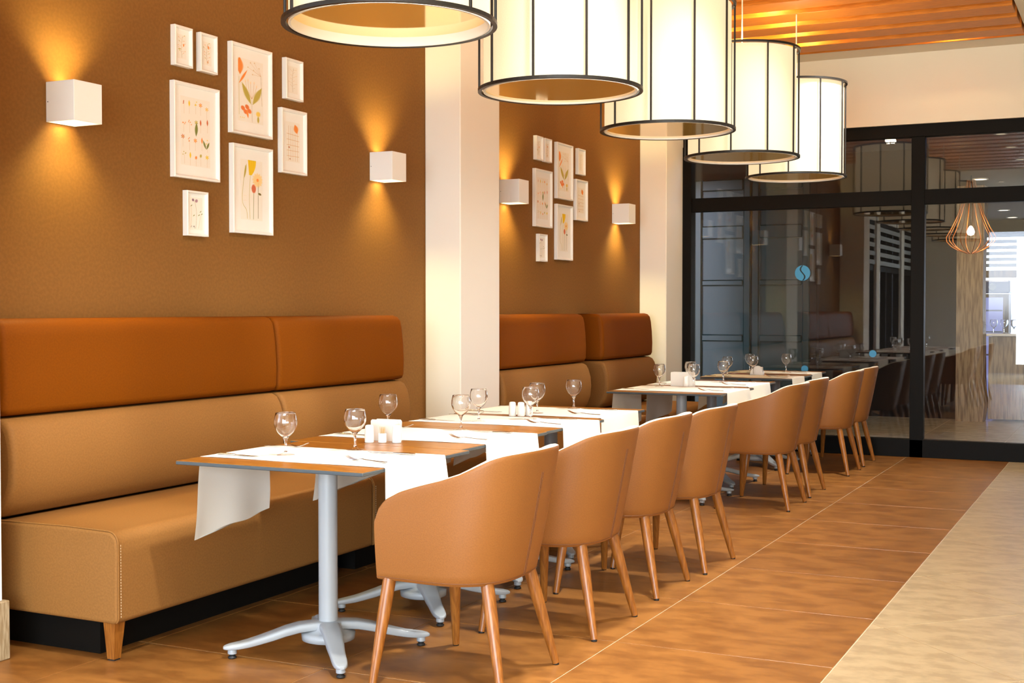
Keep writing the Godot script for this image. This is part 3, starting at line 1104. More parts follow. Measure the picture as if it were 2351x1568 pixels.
func make_chair() -> Node3D:
	var t := thing("armchair", "", "chair", Vector3.ZERO, 0, "tan tub chairs along the tables")
	var ns := 60
	var outer := []
	var ys := [0.0, 0.03, 0.1, 0.25, 0.42, 0.6, 0.76, 0.9, 0.975, 1.0]
	for f in ys:
		var ring := PackedVector3Array()
		for i in ns + 1:
			var s := -1.0 + 2.0 * i / ns
			var top := rim_height(plan(s).x)
			ring.append(shell_point(s, lerpf(0.36, top - 0.004, f), 0.0 if f > 0.0 and f < 1.0 else (0.01 if f == 0.0 else 0.002)))
		outer.append(ring)
	# piped rim and half of the thickness
	for q in [[0.0, 0.004]]:
		var ring := PackedVector3Array()
		for i in ns + 1:
			var s := -1.0 + 2.0 * i / ns
			ring.append(shell_point(s, rim_height(plan(s).x) + q[0], q[1]))
		outer.append(ring)
	var m := MB.new()
	m.loft(outer, false, false)
	# front edges
	for s in [-1.0, 1.0]:
		var ra := PackedVector3Array()
		var rb := PackedVector3Array()
		for f in ys:
			var y := lerpf(0.36, rim_height(plan(s).x) - 0.004, f)
			ra.append(shell_point(s, y, 0.0 if f > 0.0 and f < 1.0 else 0.006))
			rb.append(shell_point(s, y, 0.03) + Vector3(-0.007, 0, 0))
		m.loft([ra, rb], false, false)
	# underside
	var poly := []
	for i in ns + 1:
		poly.append(shell_point(-1.0 + 2.0 * i / ns, 0.36, 0.01))
	m.face(poly, Vector3.DOWN)
	var sh := part("shell", m.mesh(), M.tan, t)
	# seam down the middle of the back
	m = MB.new()
	for dz in [-0.006, 0.006]:
		var ps := []
		for k in 12:
			var p := shell_point(0.0, lerpf(0.37, 0.735, k / 11.0), -0.0005)
			ps.append(p + Vector3(0, 0, dz))
		m.tube(ps, 0.0016, 5)
	part("seam", m.mesh(), M.tan_dark, sh)
	m = MB.new()
	var hem := []
	for i in ns + 1:
		hem.append(shell_point(-1.0 + 2.0 * i / ns, 0.372, -0.0008))
	m.tube(hem, 0.0013, 5)
	part("seam", m.mesh(), M.tan_dark, sh)
	# cream lining
	var inner := []
	for f in [1.002, 1.0, 0.997, 0.985, 0.95, 0.85, 0.7, 0.5, 0.25, 0.0]:
		var ring := PackedVector3Array()
		for i in ns + 1:
			var s := -1.0 + 2.0 * i / ns
			var top := rim_height(plan(s).x)
			var th: float = {1.002: 0.004, 1.0: 0.012, 0.997: 0.024, 0.985: 0.036, 0.95: 0.045}.get(f, 0.05)
			ring.append(shell_point(s, lerpf(0.4, top + 0.004, f) - (0.004 if f > 1.001 else 0.0), th))
		inner.append(ring)
	m = MB.new()
	m.loft(inner, false, false)
	for s in [-1.0, 1.0]:
		var ra := PackedVector3Array()
		var rb := PackedVector3Array()
		for f in [1.0, 0.95, 0.7, 0.5, 0.25, 0.0]:
			var y := lerpf(0.36, rim_height(plan(s).x), f)
			ra.append(shell_point(s, y, 0.03) + Vector3(-0.007, 0, 0))
			rb.append(shell_point(s, y, 0.05))
		m.loft([ra, rb], false, false)
	var li := part("lining", m.mesh(), M.lining, t)
	li.set_meta("label", "cream inner lining")
	# seat cushion
	var rings := []
	for q in [[0.37, 0.07], [0.375, 0.052], [0.44, 0.14], [0.462, 0.056], [0.472, 0.075], [0.474, 0.11]]:
		var ring := PackedVector3Array()
		for i in ns + 1:
			ring.append(shell_point(-1.0 + 2.0 * i / ns, q[0], q[1]) + Vector3(-0.012 + (q[1] - 0.05) * 0.6, 0, 0))
		rings.append(ring)
	m = MB.new()
	m.loft(rings, true, true)
	part("seat", m.mesh(), M.lining, t)
	for c in [[-0.195, 0.235, -0.225, 0.302], [-0.195, -0.235, -0.225, -0.302], [0.15, 0.165, 0.232, 0.226], [0.15, -0.165, 0.232, -0.226]]:
		m = MB.new()
		var a := Vector3(c[0], 0.365, c[1])
		var b := Vector3(c[2], 0.006, c[3])
		m.tube([a, a.lerp(b, 0.33), a.lerp(b, 0.66), b], [0.0235, 0.0225, 0.018, 0.0135], 16)
		var lg := part("leg", m.mesh(), M.leg_wood, t)
		m = MB.new()
		m.lathe([Vector2(0, 0), Vector2(0.012, 0), Vector2(0.012, 0.007), Vector2(0, 0.007)], 10, Vector3(b.x, 0, b.z))
		part("glide", m.mesh(), M.foot_black, lg)
	return t

func chairs() -> void:
	var at := [[-2.14, -4.055, 0.0], [-2.138, -4.87, 0.0], [-2.16, -5.648, 0.01], [-2.127, -6.285, -0.02], [-2.245, -8.4, 0.0], [-2.262, -9.068, 0.0], [-2.258, -10.343, 0.0], [-2.265, -11.006, 0.0]]
	var first: Node3D
	for i in 8:
		var lab := "tan leather tub chair on tapered wooden legs, %s" % row(i)
		if i == 0:
			first = make_chair()
			first.position = Vector3(at[0][0], 0, at[0][1])
			first.set_meta("label", lab)
		else:
			copy(first, lab, Vector3(at[i][0], 0, at[i][1]), at[i][2])

# ---------------------------------------------------------------- drum pendants
func lamps() -> void:
	var R := 0.375
	var H := 0.70
	var y0 := 2.285
	var zs := [-3.874, -5.384, -6.83, -8.268, -9.68]
	var xs := [-2.362, -2.38, -2.369, -2.357, -2.342]
	var labels := ["nearest black caged drum pendant, cut by the top edge, showing its underside", "second drum pendant from the camera, in front of the middle pillar", "third drum pendant of the row, before the far pillar", "fourth drum pendant of the row, over the far tables", "farthest and smallest looking drum pendant, nearest the glass wall"]
	var first: Node3D
	for i in 5:
		var at := Vector3(xs[i], y0, zs[i])
		if i > 1:
			copy(first, labels[i], at)
			continue
		var rec: float = [0.034, 0.009][i]
		var t := thing("drum_pendant", labels[i], "pendant lamp", at, 0, "drum pendants over the tables")
		first = t
		var m := MB.new()
		m.hoop(Vector3(0, 0.006, 0), R - 0.008, 0.008, 0.007, 72)
		part("bottom_ring", m.mesh(), M.cage, t)
		m = MB.new()
		m.hoop(Vector3(0, H - 0.006, 0), R - 0.008, 0.008, 0.007, 72)
		part("top_ring", m.mesh(), M.cage, t)
		var rb := MB.new()
		rb.box(Vector3(R - 0.006, H * 0.5, 0), Vector3(0.010, H - 0.01, 0.010), 0.002)
		var rm := rb.mesh()
		for k in 10:
			var o := part("rib", rm, M.cage, t)
			o.rotation.y = -deg_to_rad(48.5 + 36.0 * k)
		# fabric drum, open at the top, and its pale hems
		var r := R - 0.026
		m = MB.new()
		m.lathe([Vector2(r, 0.014), Vector2(r, H - 0.014), Vector2(r - 0.004, H - 0.014), Vector2(r - 0.004, 0.014), Vector2(r, 0.014)], 72, Vector3.ZERO, false)
		part("shade", m.mesh(), M.shade, t)
		m = MB.new()
		m.lathe([Vector2(r + 0.001, 0.0), Vector2(r + 0.001, 0.014), Vector2(r - 0.005, 0.014), Vector2(r - 0.005, 0.0), Vector2(r + 0.001, 0.0)], 72, Vector3.ZERO, false)
		part("hem", m.mesh(), M.shade_rim, t)
		m = MB.new()
		m.lathe([Vector2(r - 0.0052, 0.0), Vector2(r - 0.0052, rec), Vector2(r - 0.008, rec), Vector2(r - 0.008, 0.0), Vector2(r - 0.0052, 0.0)], 72, Vector3.ZERO, false)
		part("inner_band", m.mesh(), M.frame_white, t)
		m = MB.new()
		m.lathe([Vector2(0, rec), Vector2(r - 0.006, rec), Vector2(r - 0.006, rec), Vector2(r - 0.006, rec + 0.006), Vector2(r - 0.006, rec + 0.006), Vector2(0, rec + 0.006)], 72)
		part("diffuser", m.mesh(), M.disc_glow if i == 0 else M.disc, t)
		m = MB.new()
		for a in 3:
			m.tube([Vector3(0, H - 0.01, 0), Vector3(cos(TAU * a / 3) * (R - 0.01), H - 0.01, sin(TAU * a / 3) * (R - 0.01))], 0.004, 6)
		part("spider", m.mesh(), M.cage, t)
		m = MB.new()
		m.tube([Vector3(0, H - 0.012, 0), Vector3(0, CEIL - y0 + 0.09, 0)], 0.0045, 8)
		part("cord", m.mesh(), M.shade_rim, t)
		for k in 3:
			m = MB.new()
			m.lathe([Vector2(0, 0.3), Vector2(0.03, 0.32), Vector2(0.035, 0.36), Vector2(0.02, 0.41), Vector2(0.014, 0.45), Vector2(0, 0.45)], 14, Vector3(cos(TAU * k / 3) * 0.09, 0, sin(TAU * k / 3) * 0.09))
			part("bulb", m.mesh(), M.downlight, t)
		var l := OmniLight3D.new()
		l.name = "lamp_light"
		l.position = Vector3(0, H + 0.06, 0)
		l.light_energy = 0.3
		l.light_color = Color(1.0, 0.92, 0.75)
		l.light_size = 0.05
		l.omni_range = 30
		l.omni_attenuation = 2
		l.shadow_enabled = true
		t.add_child(l)

# ---------------------------------------------------------------- wall sconces
func sconces() -> void:
	var at := [[-4.115, 2.171], [-6.65, 2.152], [-8.385, 2.145], [-10.583, 2.131]]
	var labels := ["white cube wall light left of the near group of pictures", "white cube wall light right of the near pictures, beside the middle pillar", "white cube wall light half hidden by the middle pillar", "white cube wall light right of the far pictures"]
	var first: Node3D
	for i in 4:
		var p := Vector3(WALL_X, at[i][1], at[i][0])
		if i:
			copy(first, labels[i], p)
			continue
		var t := thing("wall_sconce", labels[0], "wall light", p, 0, "white cube wall lights")
		first = t
		var m := MB.new()
		var w := 0.16
		var h := 0.168
		m.box(Vector3(0.157, 0, 0), Vector3(0.004, h, w), 0.001)
		m.box(Vector3(0.003, 0, 0), Vector3(0.004, h, w), 0.001)
		m.box(Vector3(0.08, 0, w * 0.5 - 0.002), Vector3(0.152, h, 0.004), 0.001)
		m.box(Vector3(0.08, 0, -w * 0.5 + 0.002), Vector3(0.152, h, 0.004), 0.001)
		part("housing", m.mesh(), M.sconce, t)
		m = MB.new()
		m.box(Vector3(0.088, 0, 0), Vector3(0.118, 0.158, 0.128), 0.002)
		part("lamp_diffuser", m.mesh(), M.sconce_glow, t)
		m = MB.new()
		m.tube([Vector3(0.012, 0, w * 0.5 - 0.001), Vector3(0.012, 0, w * 0.5 + 0.0015)], 0.0022, 8)
		part("screw", m.mesh(), M.foot_black, t)
		for d in [1.0, -1.0]:
			var l := SpotLight3D.new()
			l.name = "lamp_light" if d > 0 else "lamp_light_001"
			l.position = Vector3(0.042, d * 0.046, 0)
			l.rotation = Vector3(d * PI / 2, 0, 0)
			l.spot_angle = 60
			l.spot_angle_attenuation = 1.0
			l.light_energy = 1.0
			l.light_color = Color(1.0, 0.92, 0.6)
			l.light_size = 0.055
			l.spot_range = 20
			l.spot_attenuation = 2
			l.shadow_enabled = true
			t.add_child(l)

# ---------------------------------------------------------------- pictures
const BG := Color(0.935, 0.912, 0.865)
var rngp := RandomNumberGenerator.new()

func dab(im: Image, c: Vector2, a: float, b: float, rot: float, col: Color, soft := 0.25) -> void:
	var r := maxf(a, b) + 1.0
	for y in range(maxi(0, int(c.y - r)), mini(im.get_height(), int(c.y + r) + 1)):
		for x in range(maxi(0, int(c.x - r)), mini(im.get_width(), int(c.x + r) + 1)):
			var p := (Vector2(x + 0.5, y + 0.5) - c).rotated(-rot)
			var d := sqrt(pow(p.x / a, 2) + pow(p.y / b, 2))
			var k := clampf((1.0 - d) / soft, 0, 1) * col.a
			if k > 0.0:
				im.set_pixel(x, y, im.get_pixel(x, y).lerp(Color(col.r, col.g, col.b), k))

func stem(im: Image, ps: Array, w: float, col: Color) -> void:
	var c := Curve2D.new()
	for i in ps.size():
		var t: Vector2 = (ps[mini(i + 1, ps.size() - 1)] - ps[maxi(i - 1, 0)]) * 0.2
		c.add_point(ps[i], -t, t)
	var n := int(c.get_baked_length() / maxf(0.7, w * 0.5)) + 1
	for i in n + 1:
		dab(im, c.sample_baked(c.get_baked_length() * i / n), w, w, 0, col, 0.8)

func leaf(im: Image, a: Vector2, b: Vector2, w: float, col: Color) -> void:
	var n := 14
	for i in n + 1:
		var u := float(i) / n
		dab(im, a.lerp(b, u), maxf(0.8, w * sin(PI * clampf(u * 0.92 + 0.04, 0, 1))), maxf(0.8, a.distance_to(b) / n), (b - a).angle() + PI / 2, col, 0.4)

func bloom(im: Image, c: Vector2, r: float, n: int, col: Color, heart: Color) -> void:
	for i in n:
		var a := TAU * i / n + 0.3
		dab(im, c + Vector2(cos(a), sin(a)) * r * 0.6, r * 0.5, r * 0.24, a, col, 0.4)
	dab(im, c, r * 0.26, r * 0.26, 0, heart)

func print_art(k: int, w: int, h: int) -> ImageTexture:
	var im := Image.create(w, h, false, Image.FORMAT_RGB8)
	im.fill(BG)
	var ora := Color(0.93, 0.56, 0.27)
	var yel := Color(0.93, 0.78, 0.16)
	var olive := Color(0.74, 0.67, 0.32)
	var green := Color(0.50, 0.52, 0.27)
	var thin := Color(0.58, 0.47, 0.28, 0.95)
	var faint := Color(0.80, 0.60, 0.36, 0.8)
	var plum := Color(0.55, 0.42, 0.48)
	var s := Vector2(w, h)
	rngp.seed = 70 + k
	match k:
		0, 1, 3:  # slender sprigs
			var cx := w * 0.5
			stem(im, [Vector2(cx, h * 0.95), Vector2(cx - w * 0.05, h * 0.5), Vector2(cx + w * 0.08, h * 0.06)], 0.9, thin)
			for i in 11:
				var y := h * (0.08 + 0.07 * i)
				var sd := 1.0 if i % 2 == 0 else -1.0
				var e := Vector2(cx + sd * w * rngp.randf_range(0.15, 0.42), y - h * rngp.randf_range(-0.03, 0.05))
				stem(im, [Vector2(cx, y + h * 0.05), e], 0.7, faint)
				if k == 3:
					dab(im, e, 2.2, 1.6, 0.4, Color(0.9, 0.68, 0.38, 0.55), 0.6)
				elif i % 3 == 0:
					leaf(im, e, e + Vector2(sd * w * 0.1, -h * 0.04), 2.4, olive)
				else:
					dab(im, e, 2.6, 3.4, 0.5, Color(ora.r, ora.g, ora.b, 0.7), 0.5)
			if k == 0:
				dab(im, Vector2(w * 0.7, h * 0.42), 6, 8, 0, ora, 0.4)
				leaf(im, Vector2(w * 0.08, h * 0.62), Vector2(w * 0.4, h * 0.6), 3, olive)
			elif k == 1:
				leaf(im, Vector2(w * 0.6, h * 0.14), Vector2(w * 0.72, h * 0.3), 7, ora)
				bloom(im, Vector2(w * 0.58, h * 0.86), 8, 5, Color(0.86, 0.55, 0.3), olive)
		2:  # large leaves and loose flowers
			leaf(im, Vector2(w * 0.07, h * 0.0), Vector2(w * 0.09, h * 0.25), w * 0.17, ora)
			im.fill_rect(Rect2i(0, 0, int(w * 0.02), h), BG)
			stem(im, [Vector2(w * 0.05, h * 0.9), Vector2(w * 0.05, h * 0.3)], 1.3, olive)
			leaf(im, Vector2(w * 0.06, h * 0.4), Vector2(w * 0.36, h * 0.18), w * 0.05, ora)
			var hub := Vector2(w * 0.92, h * 0.22)
			stem(im, [Vector2(w * 0.95, h * 0.7), hub], 1.0, thin)
			for q in [[0.4, 0.12], [0.5, 0.04], [0.62, 0.15], [0.66, 0.03], [0.84, 0.1], [0.58, 0.22]]:
				var e := Vector2(w * q[0], h * q[1])
				stem(im, [hub, e], 0.8, faint)
				dab(im, e, 6, 6, 0, Color(0.82, 0.68, 0.44, 0.8), 0.9)
			stem(im, [Vector2(w * 0.56, h * 0.99), Vector2(w * 0.55, h * 0.6)], 1.0, thin)
			for q in [[0.3, 0.35], [0.4, 0.33], [0.5, 0.36], [0.64, 0.35], [0.74, 0.4]]:
				stem(im, [Vector2(w * 0.55, h * 0.62), Vector2(w * (q[0] * 0.7 + 0.16), h * 0.5), Vector2(w * q[0], h * q[1])], 1.2, faint)
				dab(im, Vector2(w * q[0], h * q[1]), 7, 11, 0.2, Color(0.96, 0.84, 0.66, 0.8), 0.8)
			leaf(im, Vector2(w * 0.5, h * 0.69), Vector2(w * 0.18, h * 0.4), w * 0.12, olive)
			leaf(im, Vector2(w * 0.6, h * 0.69), Vector2(w * 0.93, h * 0.42), w * 0.13, olive)
			for q in [[0.2, 0.79], [0.36, 0.76], [0.45, 0.82], [0.3, 0.84]]:
				dab(im, Vector2(w * q[0], h * q[1]), w * 0.1, h * 0.04, 0.6, Color(0.9, 0.5, 0.28), 0.3)
			leaf(im, Vector2(w * 0.35, h * 0.8), Vector2(w * 0.4, h * 0.93), w * 0.05, ora)
			dab(im, Vector2(w * 0.8, h * 0.84), w * 0.1, h * 0.05, 0, Color(0.93, 0.8, 0.38), 0.4)
			dab(im, Vector2(w * 0.8, h * 0.93), w * 0.05, h * 0.06, 0, olive, 0.4)
			for q in [0.1, 0.17, 0.24]:
				dab(im, Vector2(w * q, h * 0.94), 4, 3, 0, yel, 0.5)
		4:  # lattice of twigs
			for i in 5:
				stem(im, [Vector2(w * 0.08, h * (0.3 + i * 0.14)), Vector2(w * 0.95, h * (0.33 + i * 0.13))], 1.3, faint)
				stem(im, [Vector2(w * (0.22 + i * 0.15), h * 0.1), Vector2(w * (0.2 + i * 0.16), h * 0.97)], 1.3, faint)
			leaf(im, Vector2(w * 0.66, h * 0.06), Vector2(w * 0.82, h * 0.26), w * 0.2, ora)
			dab(im, Vector2(w * 0.24, h * 0.64), 7, 6, 0.5, Color(0.72, 0.45, 0.3), 0.5)
			dab(im, Vector2(w * 0.3, h * 0.93), 5, 4, 0.5, Color(0.6, 0.38, 0.3), 0.5)
		5:  # sheet of many small specimens
			for r in 4:
				for c in 5:
					var o := Vector2(w * (0.1 + 0.2 * c + rngp.randf_range(-0.03, 0.03)), h * (0.1 + 0.25 * r + rngp.randf_range(-0.03, 0.03)))
					var kk := rngp.randi_range(0, 4)
					var cc: Color = [ora, yel, Color(0.93, 0.76, 0.45), Color(0.8, 0.42, 0.26), olive][rngp.randi_range(0, 4)]
					stem(im, [o + Vector2(0, h * 0.15), o], 0.8, faint)
					if kk == 0:
						bloom(im, o, 13, 6, cc, yel)
					elif kk == 1:
						leaf(im, o + Vector2(0, 17), o - Vector2(1, 17), 7, cc)
					elif kk == 2:
						dab(im, o, 9, 12, 0.3, cc, 0.5)
					else:
						for j in 4:
							dab(im, o + Vector2(rngp.randf_range(-12, 12), rngp.randf_range(-12, 12)), 3.6, 4.6, rngp.randf(), cc, 0.5)
			leaf(im, Vector2(w * 0.52, h * 0.55), Vector2(w * 0.54, h * 0.36), w * 0.065, green)
			leaf(im, Vector2(w * 0.86, h * 0.72), Vector2(w * 0.76, h * 0.6), w * 0.04, green)
			leaf(im, Vector2(w * 0.88, h * 0.72), Vector2(w * 0.97, h * 0.62), w * 0.04, green)
		6:  # four tall flowers
			stem(im, [Vector2(w * 0.3, h * 0.98), Vector2(w * 0.26, h * 0.84), Vector2(w * 0.08, h * 0.7), Vector2(w * 0.12, h * 0.4), Vector2(w * 0.22, h * 0.1)], 2.0, olive)
			leaf(im, Vector2(w * 0.17, h * 0.3), Vector2(w * 0.26, h * 0.08), w * 0.05, olive)
			stem(im, [Vector2(w * 0.42, h * 0.98), Vector2(w * 0.4, h * 0.6), Vector2(w * 0.45, h * 0.2)], 2.0, olive)
			im_cup(im, Rect2(w * 0.33, h * 0.0, w * 0.38, h * 0.25), yel)
			stem(im, [Vector2(w * 0.58, h * 0.98), Vector2(w * 0.6, h * 0.55)], 2.4, green)
			dab(im, Vector2(w * 0.6, h * 0.47), w * 0.11, h * 0.08, 0, Color(0.84, 0.46, 0.32), 0.2)
			for i in 34:
				dab(im, Vector2(w * 0.6, h * 0.47) + Vector2(rngp.randfn() * w * 0.045, rngp.randfn() * h * 0.033), 2, 1.4, rngp.randf() * 3, Color(0.68, 0.26, 0.24, 0.7), 0.6)
			stem(im, [Vector2(w * 0.8, h * 0.96), Vector2(w * 0.81, h * 0.36)], 2.4, Color(0.45, 0.4, 0.2))
			bloom(im, Vector2(w * 0.78, h * 0.32), w * 0.24, 13, Color(0.95, 0.82, 0.55, 0.8), ora)
			leaf(im, Vector2(w * 0.81, h * 0.54), Vector2(w * 0.95, h * 0.56), w * 0.05, Color(0.45, 0.4, 0.2))
			for y in [0.6, 0.68]:
				for i in 5:
					dab(im, Vector2(w * (0.14 + i * 0.03), h * y), 2, 2, 0, Color(0.93, 0.8, 0.64, 0.7), 0.6)
		7:  # violet and dark sprigs
			dab(im, Vector2(w * 0.3, h * 0.08), w * 0.1, h * 0.05, 0.7, plum, 0.4)
			dab(im, Vector2(w * 0.55, h * 0.1), w * 0.13, h * 0.06, -0.5, Color(0.66, 0.52, 0.56), 0.4)
			stem(im, [Vector2(w * 0.5, h * 0.95), Vector2(w * 0.55, h * 0.45), Vector2(w * 0.42, h * 0.1)], 1.0, thin)
			stem(im, [Vector2(w * 0.12, h * 0.92), Vector2(w * 0.2, h * 0.5), Vector2(w * 0.14, h * 0.25)], 0.9, faint)
			stem(im, [Vector2(w * 0.7, h * 0.95), Vector2(w * 0.88, h * 0.5)], 0.9, faint)
			for q in [[0.8, 0.45], [0.68, 0.56], [0.9, 0.52], [0.12, 0.28], [0.3, 0.58]]:
				leaf(im, Vector2(w * q[0], h * q[1]), Vector2(w * (q[0] + 0.12), h * (q[1] - 0.05)), 3, green)
			for i in 9:
				dab(im, Vector2(w * (0.12 + rngp.randf() * 0.3), h * (0.86 + rngp.randf() * 0.1)), 3.2, 1.8, rngp.randf() * 3, Color(0.32, 0.27, 0.24), 0.5)
	return ImageTexture.create_from_image(im)

func im_cup(im: Image, r: Rect2, col: Color) -> void:
	for y in range(int(r.position.y), int(r.end.y)):
		var u := (y - r.position.y) / r.size.y
		var x0 := r.position.x + r.size.x * (0.02 + 0.14 * u)
		var x1 := r.end.x - r.size.x * (0.55 * pow(u, 2.4))
		for x in range(int(x0), int(x1)):
			if x >= 0 and x < im.get_width():
				var k := 0.5 + 0.5 * sin(x * 0.35 + u * 2.0)
				im.set_pixel(x, y, col.lerp(Color(0.86, 0.66, 0.08), 0.3 * k))

func pictures() -> void:
	# z0 z1 y0 y1, near wall then far wall
	var near_ := [[-4.814, -4.943, 2.459, 2.650], [-4.999, -5.129, 2.459, 2.648], [-5.238, -5.577, 2.192, 2.650], [-5.697, -5.857, 2.429, 2.648], [-5.657, -5.890, 2.030, 2.376], [-4.805, -5.143, 1.929, 2.386], [-5.245, -5.579, 1.687, 2.140], [-4.893, -5.052, 1.654, 1.872]]
	var far_ := [[-8.880, -9.007, 2.434, 2.616], [-9.036, -9.169, 2.433, 2.615], [-9.268, -9.586, 2.171, 2.612], [-9.69, -9.843, 2.398, 2.609], [-9.65, -9.894, 2.023, 2.356], [-8.864, -9.179, 1.928, 2.367], [-9.268, -9.582, 1.689, 2.127], [-8.928, -9.086, 1.664, 1.874]]
	var what := ["small white frame with a berry sprig, top left of the %s pictures", "small white frame with a poppy sprig, second in the %s pictures' top row", "large white frame with two olive leaves, among the %s pictures", "small white frame with faint sprig, topmost right of the %s pictures", "white frame with crossing twigs and an orange leaf, right side of the %s pictures", "large white frame with many small pressed flowers, left side of the %s pictures", "large white frame with a yellow tulip and three other tall flowers, in the %s pictures", "small white frame with violet and dark sprigs, lowest left of the %s pictures"]
	for k in 8:
		var sz := [Vector2i(72, 120), Vector2i(72, 120), Vector2i(192, 384), Vector2i(80, 150), Vector2i(110, 210), Vector2i(210, 384), Vector2i(192, 384), Vector2i(96, 180)]
		var art := mat(Color(1, 1, 1), 0.85, 0, 0.3)
		art.albedo_texture = print_art(k, sz[k].x, sz[k].y)
		var q: Array = near_[k]
		var w: float = q[0] - q[1]
		var h: float = q[3] - q[2]
		var t := thing("picture_frame", what[k] % "near", "picture", Vector3(WALL_X, (q[2] + q[3]) * 0.5, (q[0] + q[1]) * 0.5), 0, "botanical pictures on the brown wall")
		var fw := 0.012 if w < 0.2 else 0.016
		var m := MB.new()
		# moulding with an inner slope, mitred at the corners
		var rings := []
		for s in [[0.0, 0.001], [0.0, 0.028], [0.004, 0.03], [0.008, 0.03], [fw, 0.022], [fw, 0.012]]:
			rings.append(PackedVector3Array([Vector3(s[1], -h * 0.5 + s[0], w * 0.5 - s[0]), Vector3(s[1], -h * 0.5 + s[0], -w * 0.5 + s[0]), Vector3(s[1], h * 0.5 - s[0], -w * 0.5 + s[0]), Vector3(s[1], h * 0.5 - s[0], w * 0.5 - s[0])]))
		m.loft(rings, true, false, true)
		part("moulding", m.mesh(), M.frame_white, t)
		m = MB.new()
		m.box(Vector3(0.008, 0, 0), Vector3(0.012, h - fw * 1.5, w - fw * 1.5))
		part("mount_board", m.mesh(), M.frame_white, t)
		var iw := w * ([0.5, 0.5, 0.62, 0.55, 0.55, 0.64, 0.54, 0.62][k] as float)
		var ih := h * ([0.6, 0.6, 0.70, 0.66, 0.62, 0.72, 0.68, 0.72][k] as float)
		m = MB.new()
		var x := 0.0145
		m.face([Vector3(x, -ih * 0.5, iw * 0.5), Vector3(x, -ih * 0.5, -iw * 0.5), Vector3(x, ih * 0.5, -iw * 0.5), Vector3(x, ih * 0.5, iw * 0.5)], Vector3.RIGHT, [Vector2(0, 1), Vector2(1, 1), Vector2(1, 0), Vector2(0, 0)])
		part("print", m.mesh(), art, t)
		var b: Array = far_[k]
		var c := copy(t, what[k] % "far", Vector3(WALL_X, (b[2] + b[3]) * 0.5, (b[0] + b[1]) * 0.5))
		c.scale = Vector3(1, (b[3] - b[2]) / h, (b[0] - b[1]) / w)

# ---------------------------------------------------------------- things on the tables
func make_glass() -> Node3D:
	var t := thing("wine_glass", "", "wine glass", Vector3.ZERO, 0, "empty wine glasses on the tables")
	var pr := [Vector2(0.001, 0.066), Vector2(0.008, 0.067), Vector2(0.018, 0.073), Vector2(0.029, 0.084), Vector2(0.038, 0.098), Vector2(0.0428, 0.112), Vector2(0.044, 0.122), Vector2(0.043, 0.134), Vector2(0.0405, 0.147), Vector2(0.0375, 0.159)]
	var m := MB.new()
	var inn := []
	for p in pr:
		inn.append(Vector2(maxf(0.0003, p.x - 0.0014), p.y + (0.0014 if p.x < 0.02 else 0.0003)))
	inn.reverse()
	m.lathe(pr + inn + [pr[0]], 36, Vector3.ZERO, false)
	part("bowl", m.mesh(), M.glass_solid, t)
	m = MB.new()
	var rp := []
	for a in 9:
		rp.append(Vector2(0.0369 + cos(TAU * a / 8) * 0.0009, 0.1592 + sin(TAU * a / 8) * 0.0009))
	m.lathe(rp, 32, Vector3.ZERO, false)
	part("rim", m.mesh(), M.glass_solid, t)
	m = MB.new()
	m.lathe([Vector2(0, 0.0005), Vector2(0.034, 0.0005), Vector2(0.0345, 0.0018), Vector2(0.03, 0.003), Vector2(0.015, 0.006), Vector2(0.0072, 0.0115)], 28, Vector3.ZERO, false)
	part("foot", m.mesh(), M.glass_sheet, t)
	m = MB.new()
	m.lathe([Vector2(0, 0.0122), Vector2(0.007, 0.0122), Vector2(0.0045, 0.022), Vector2(0.004, 0.035), Vector2(0.0045, 0.05), Vector2(0.007, 0.06), Vector2(0.0125, 0.0675), Vector2(0.009, 0.0668), Vector2(0, 0.0655)], 28)
	part("stem", m.mesh(), M.glass_solid, t)
	return t

func cutlery_knife() -> Node3D:
	var t := thing("table_knife", "", "knife", Vector3.ZERO, 0, "knives laid on the runners")
	var m := MB.new()
	var rings := []
	for q in [[0.0, 0.003, 0.004], [0.004, 0.007, 0.006], [0.03, 0.0085, 0.007], [0.075, 0.007, 0.006], [0.095, 0.0045, 0.005]]:
		rings.append(PackedVector3Array([Vector3(q[0], 0.0005, -q[1]), Vector3(q[0], 0.0005, q[1]), Vector3(q[0], q[2], q[1] * 0.7), Vector3(q[0], q[2], -q[1] * 0.7)]))
	m.loft(rings, true, true)
	part("handle", m.mesh(), M.steel, t)
	m = MB.new()
	rings = []
	for q in [[0.094, -0.004, 0.005], [0.11, -0.009, 0.008], [0.15, -0.009, 0.009], [0.19, -0.005, 0.009], [0.208, 0.004, 0.0075], [0.213, 0.006, 0.0065]]:
		rings.append(PackedVector3Array([Vector3(q[0], 0.002, q[1]), Vector3(q[0], 0.0018, q[2]), Vector3(q[0], 0.0034, q[2]), Vector3(q[0], 0.0027, q[1])]))
	m.loft(rings, true, true)
	part("blade", m.mesh(), M.steel, t)
	return t

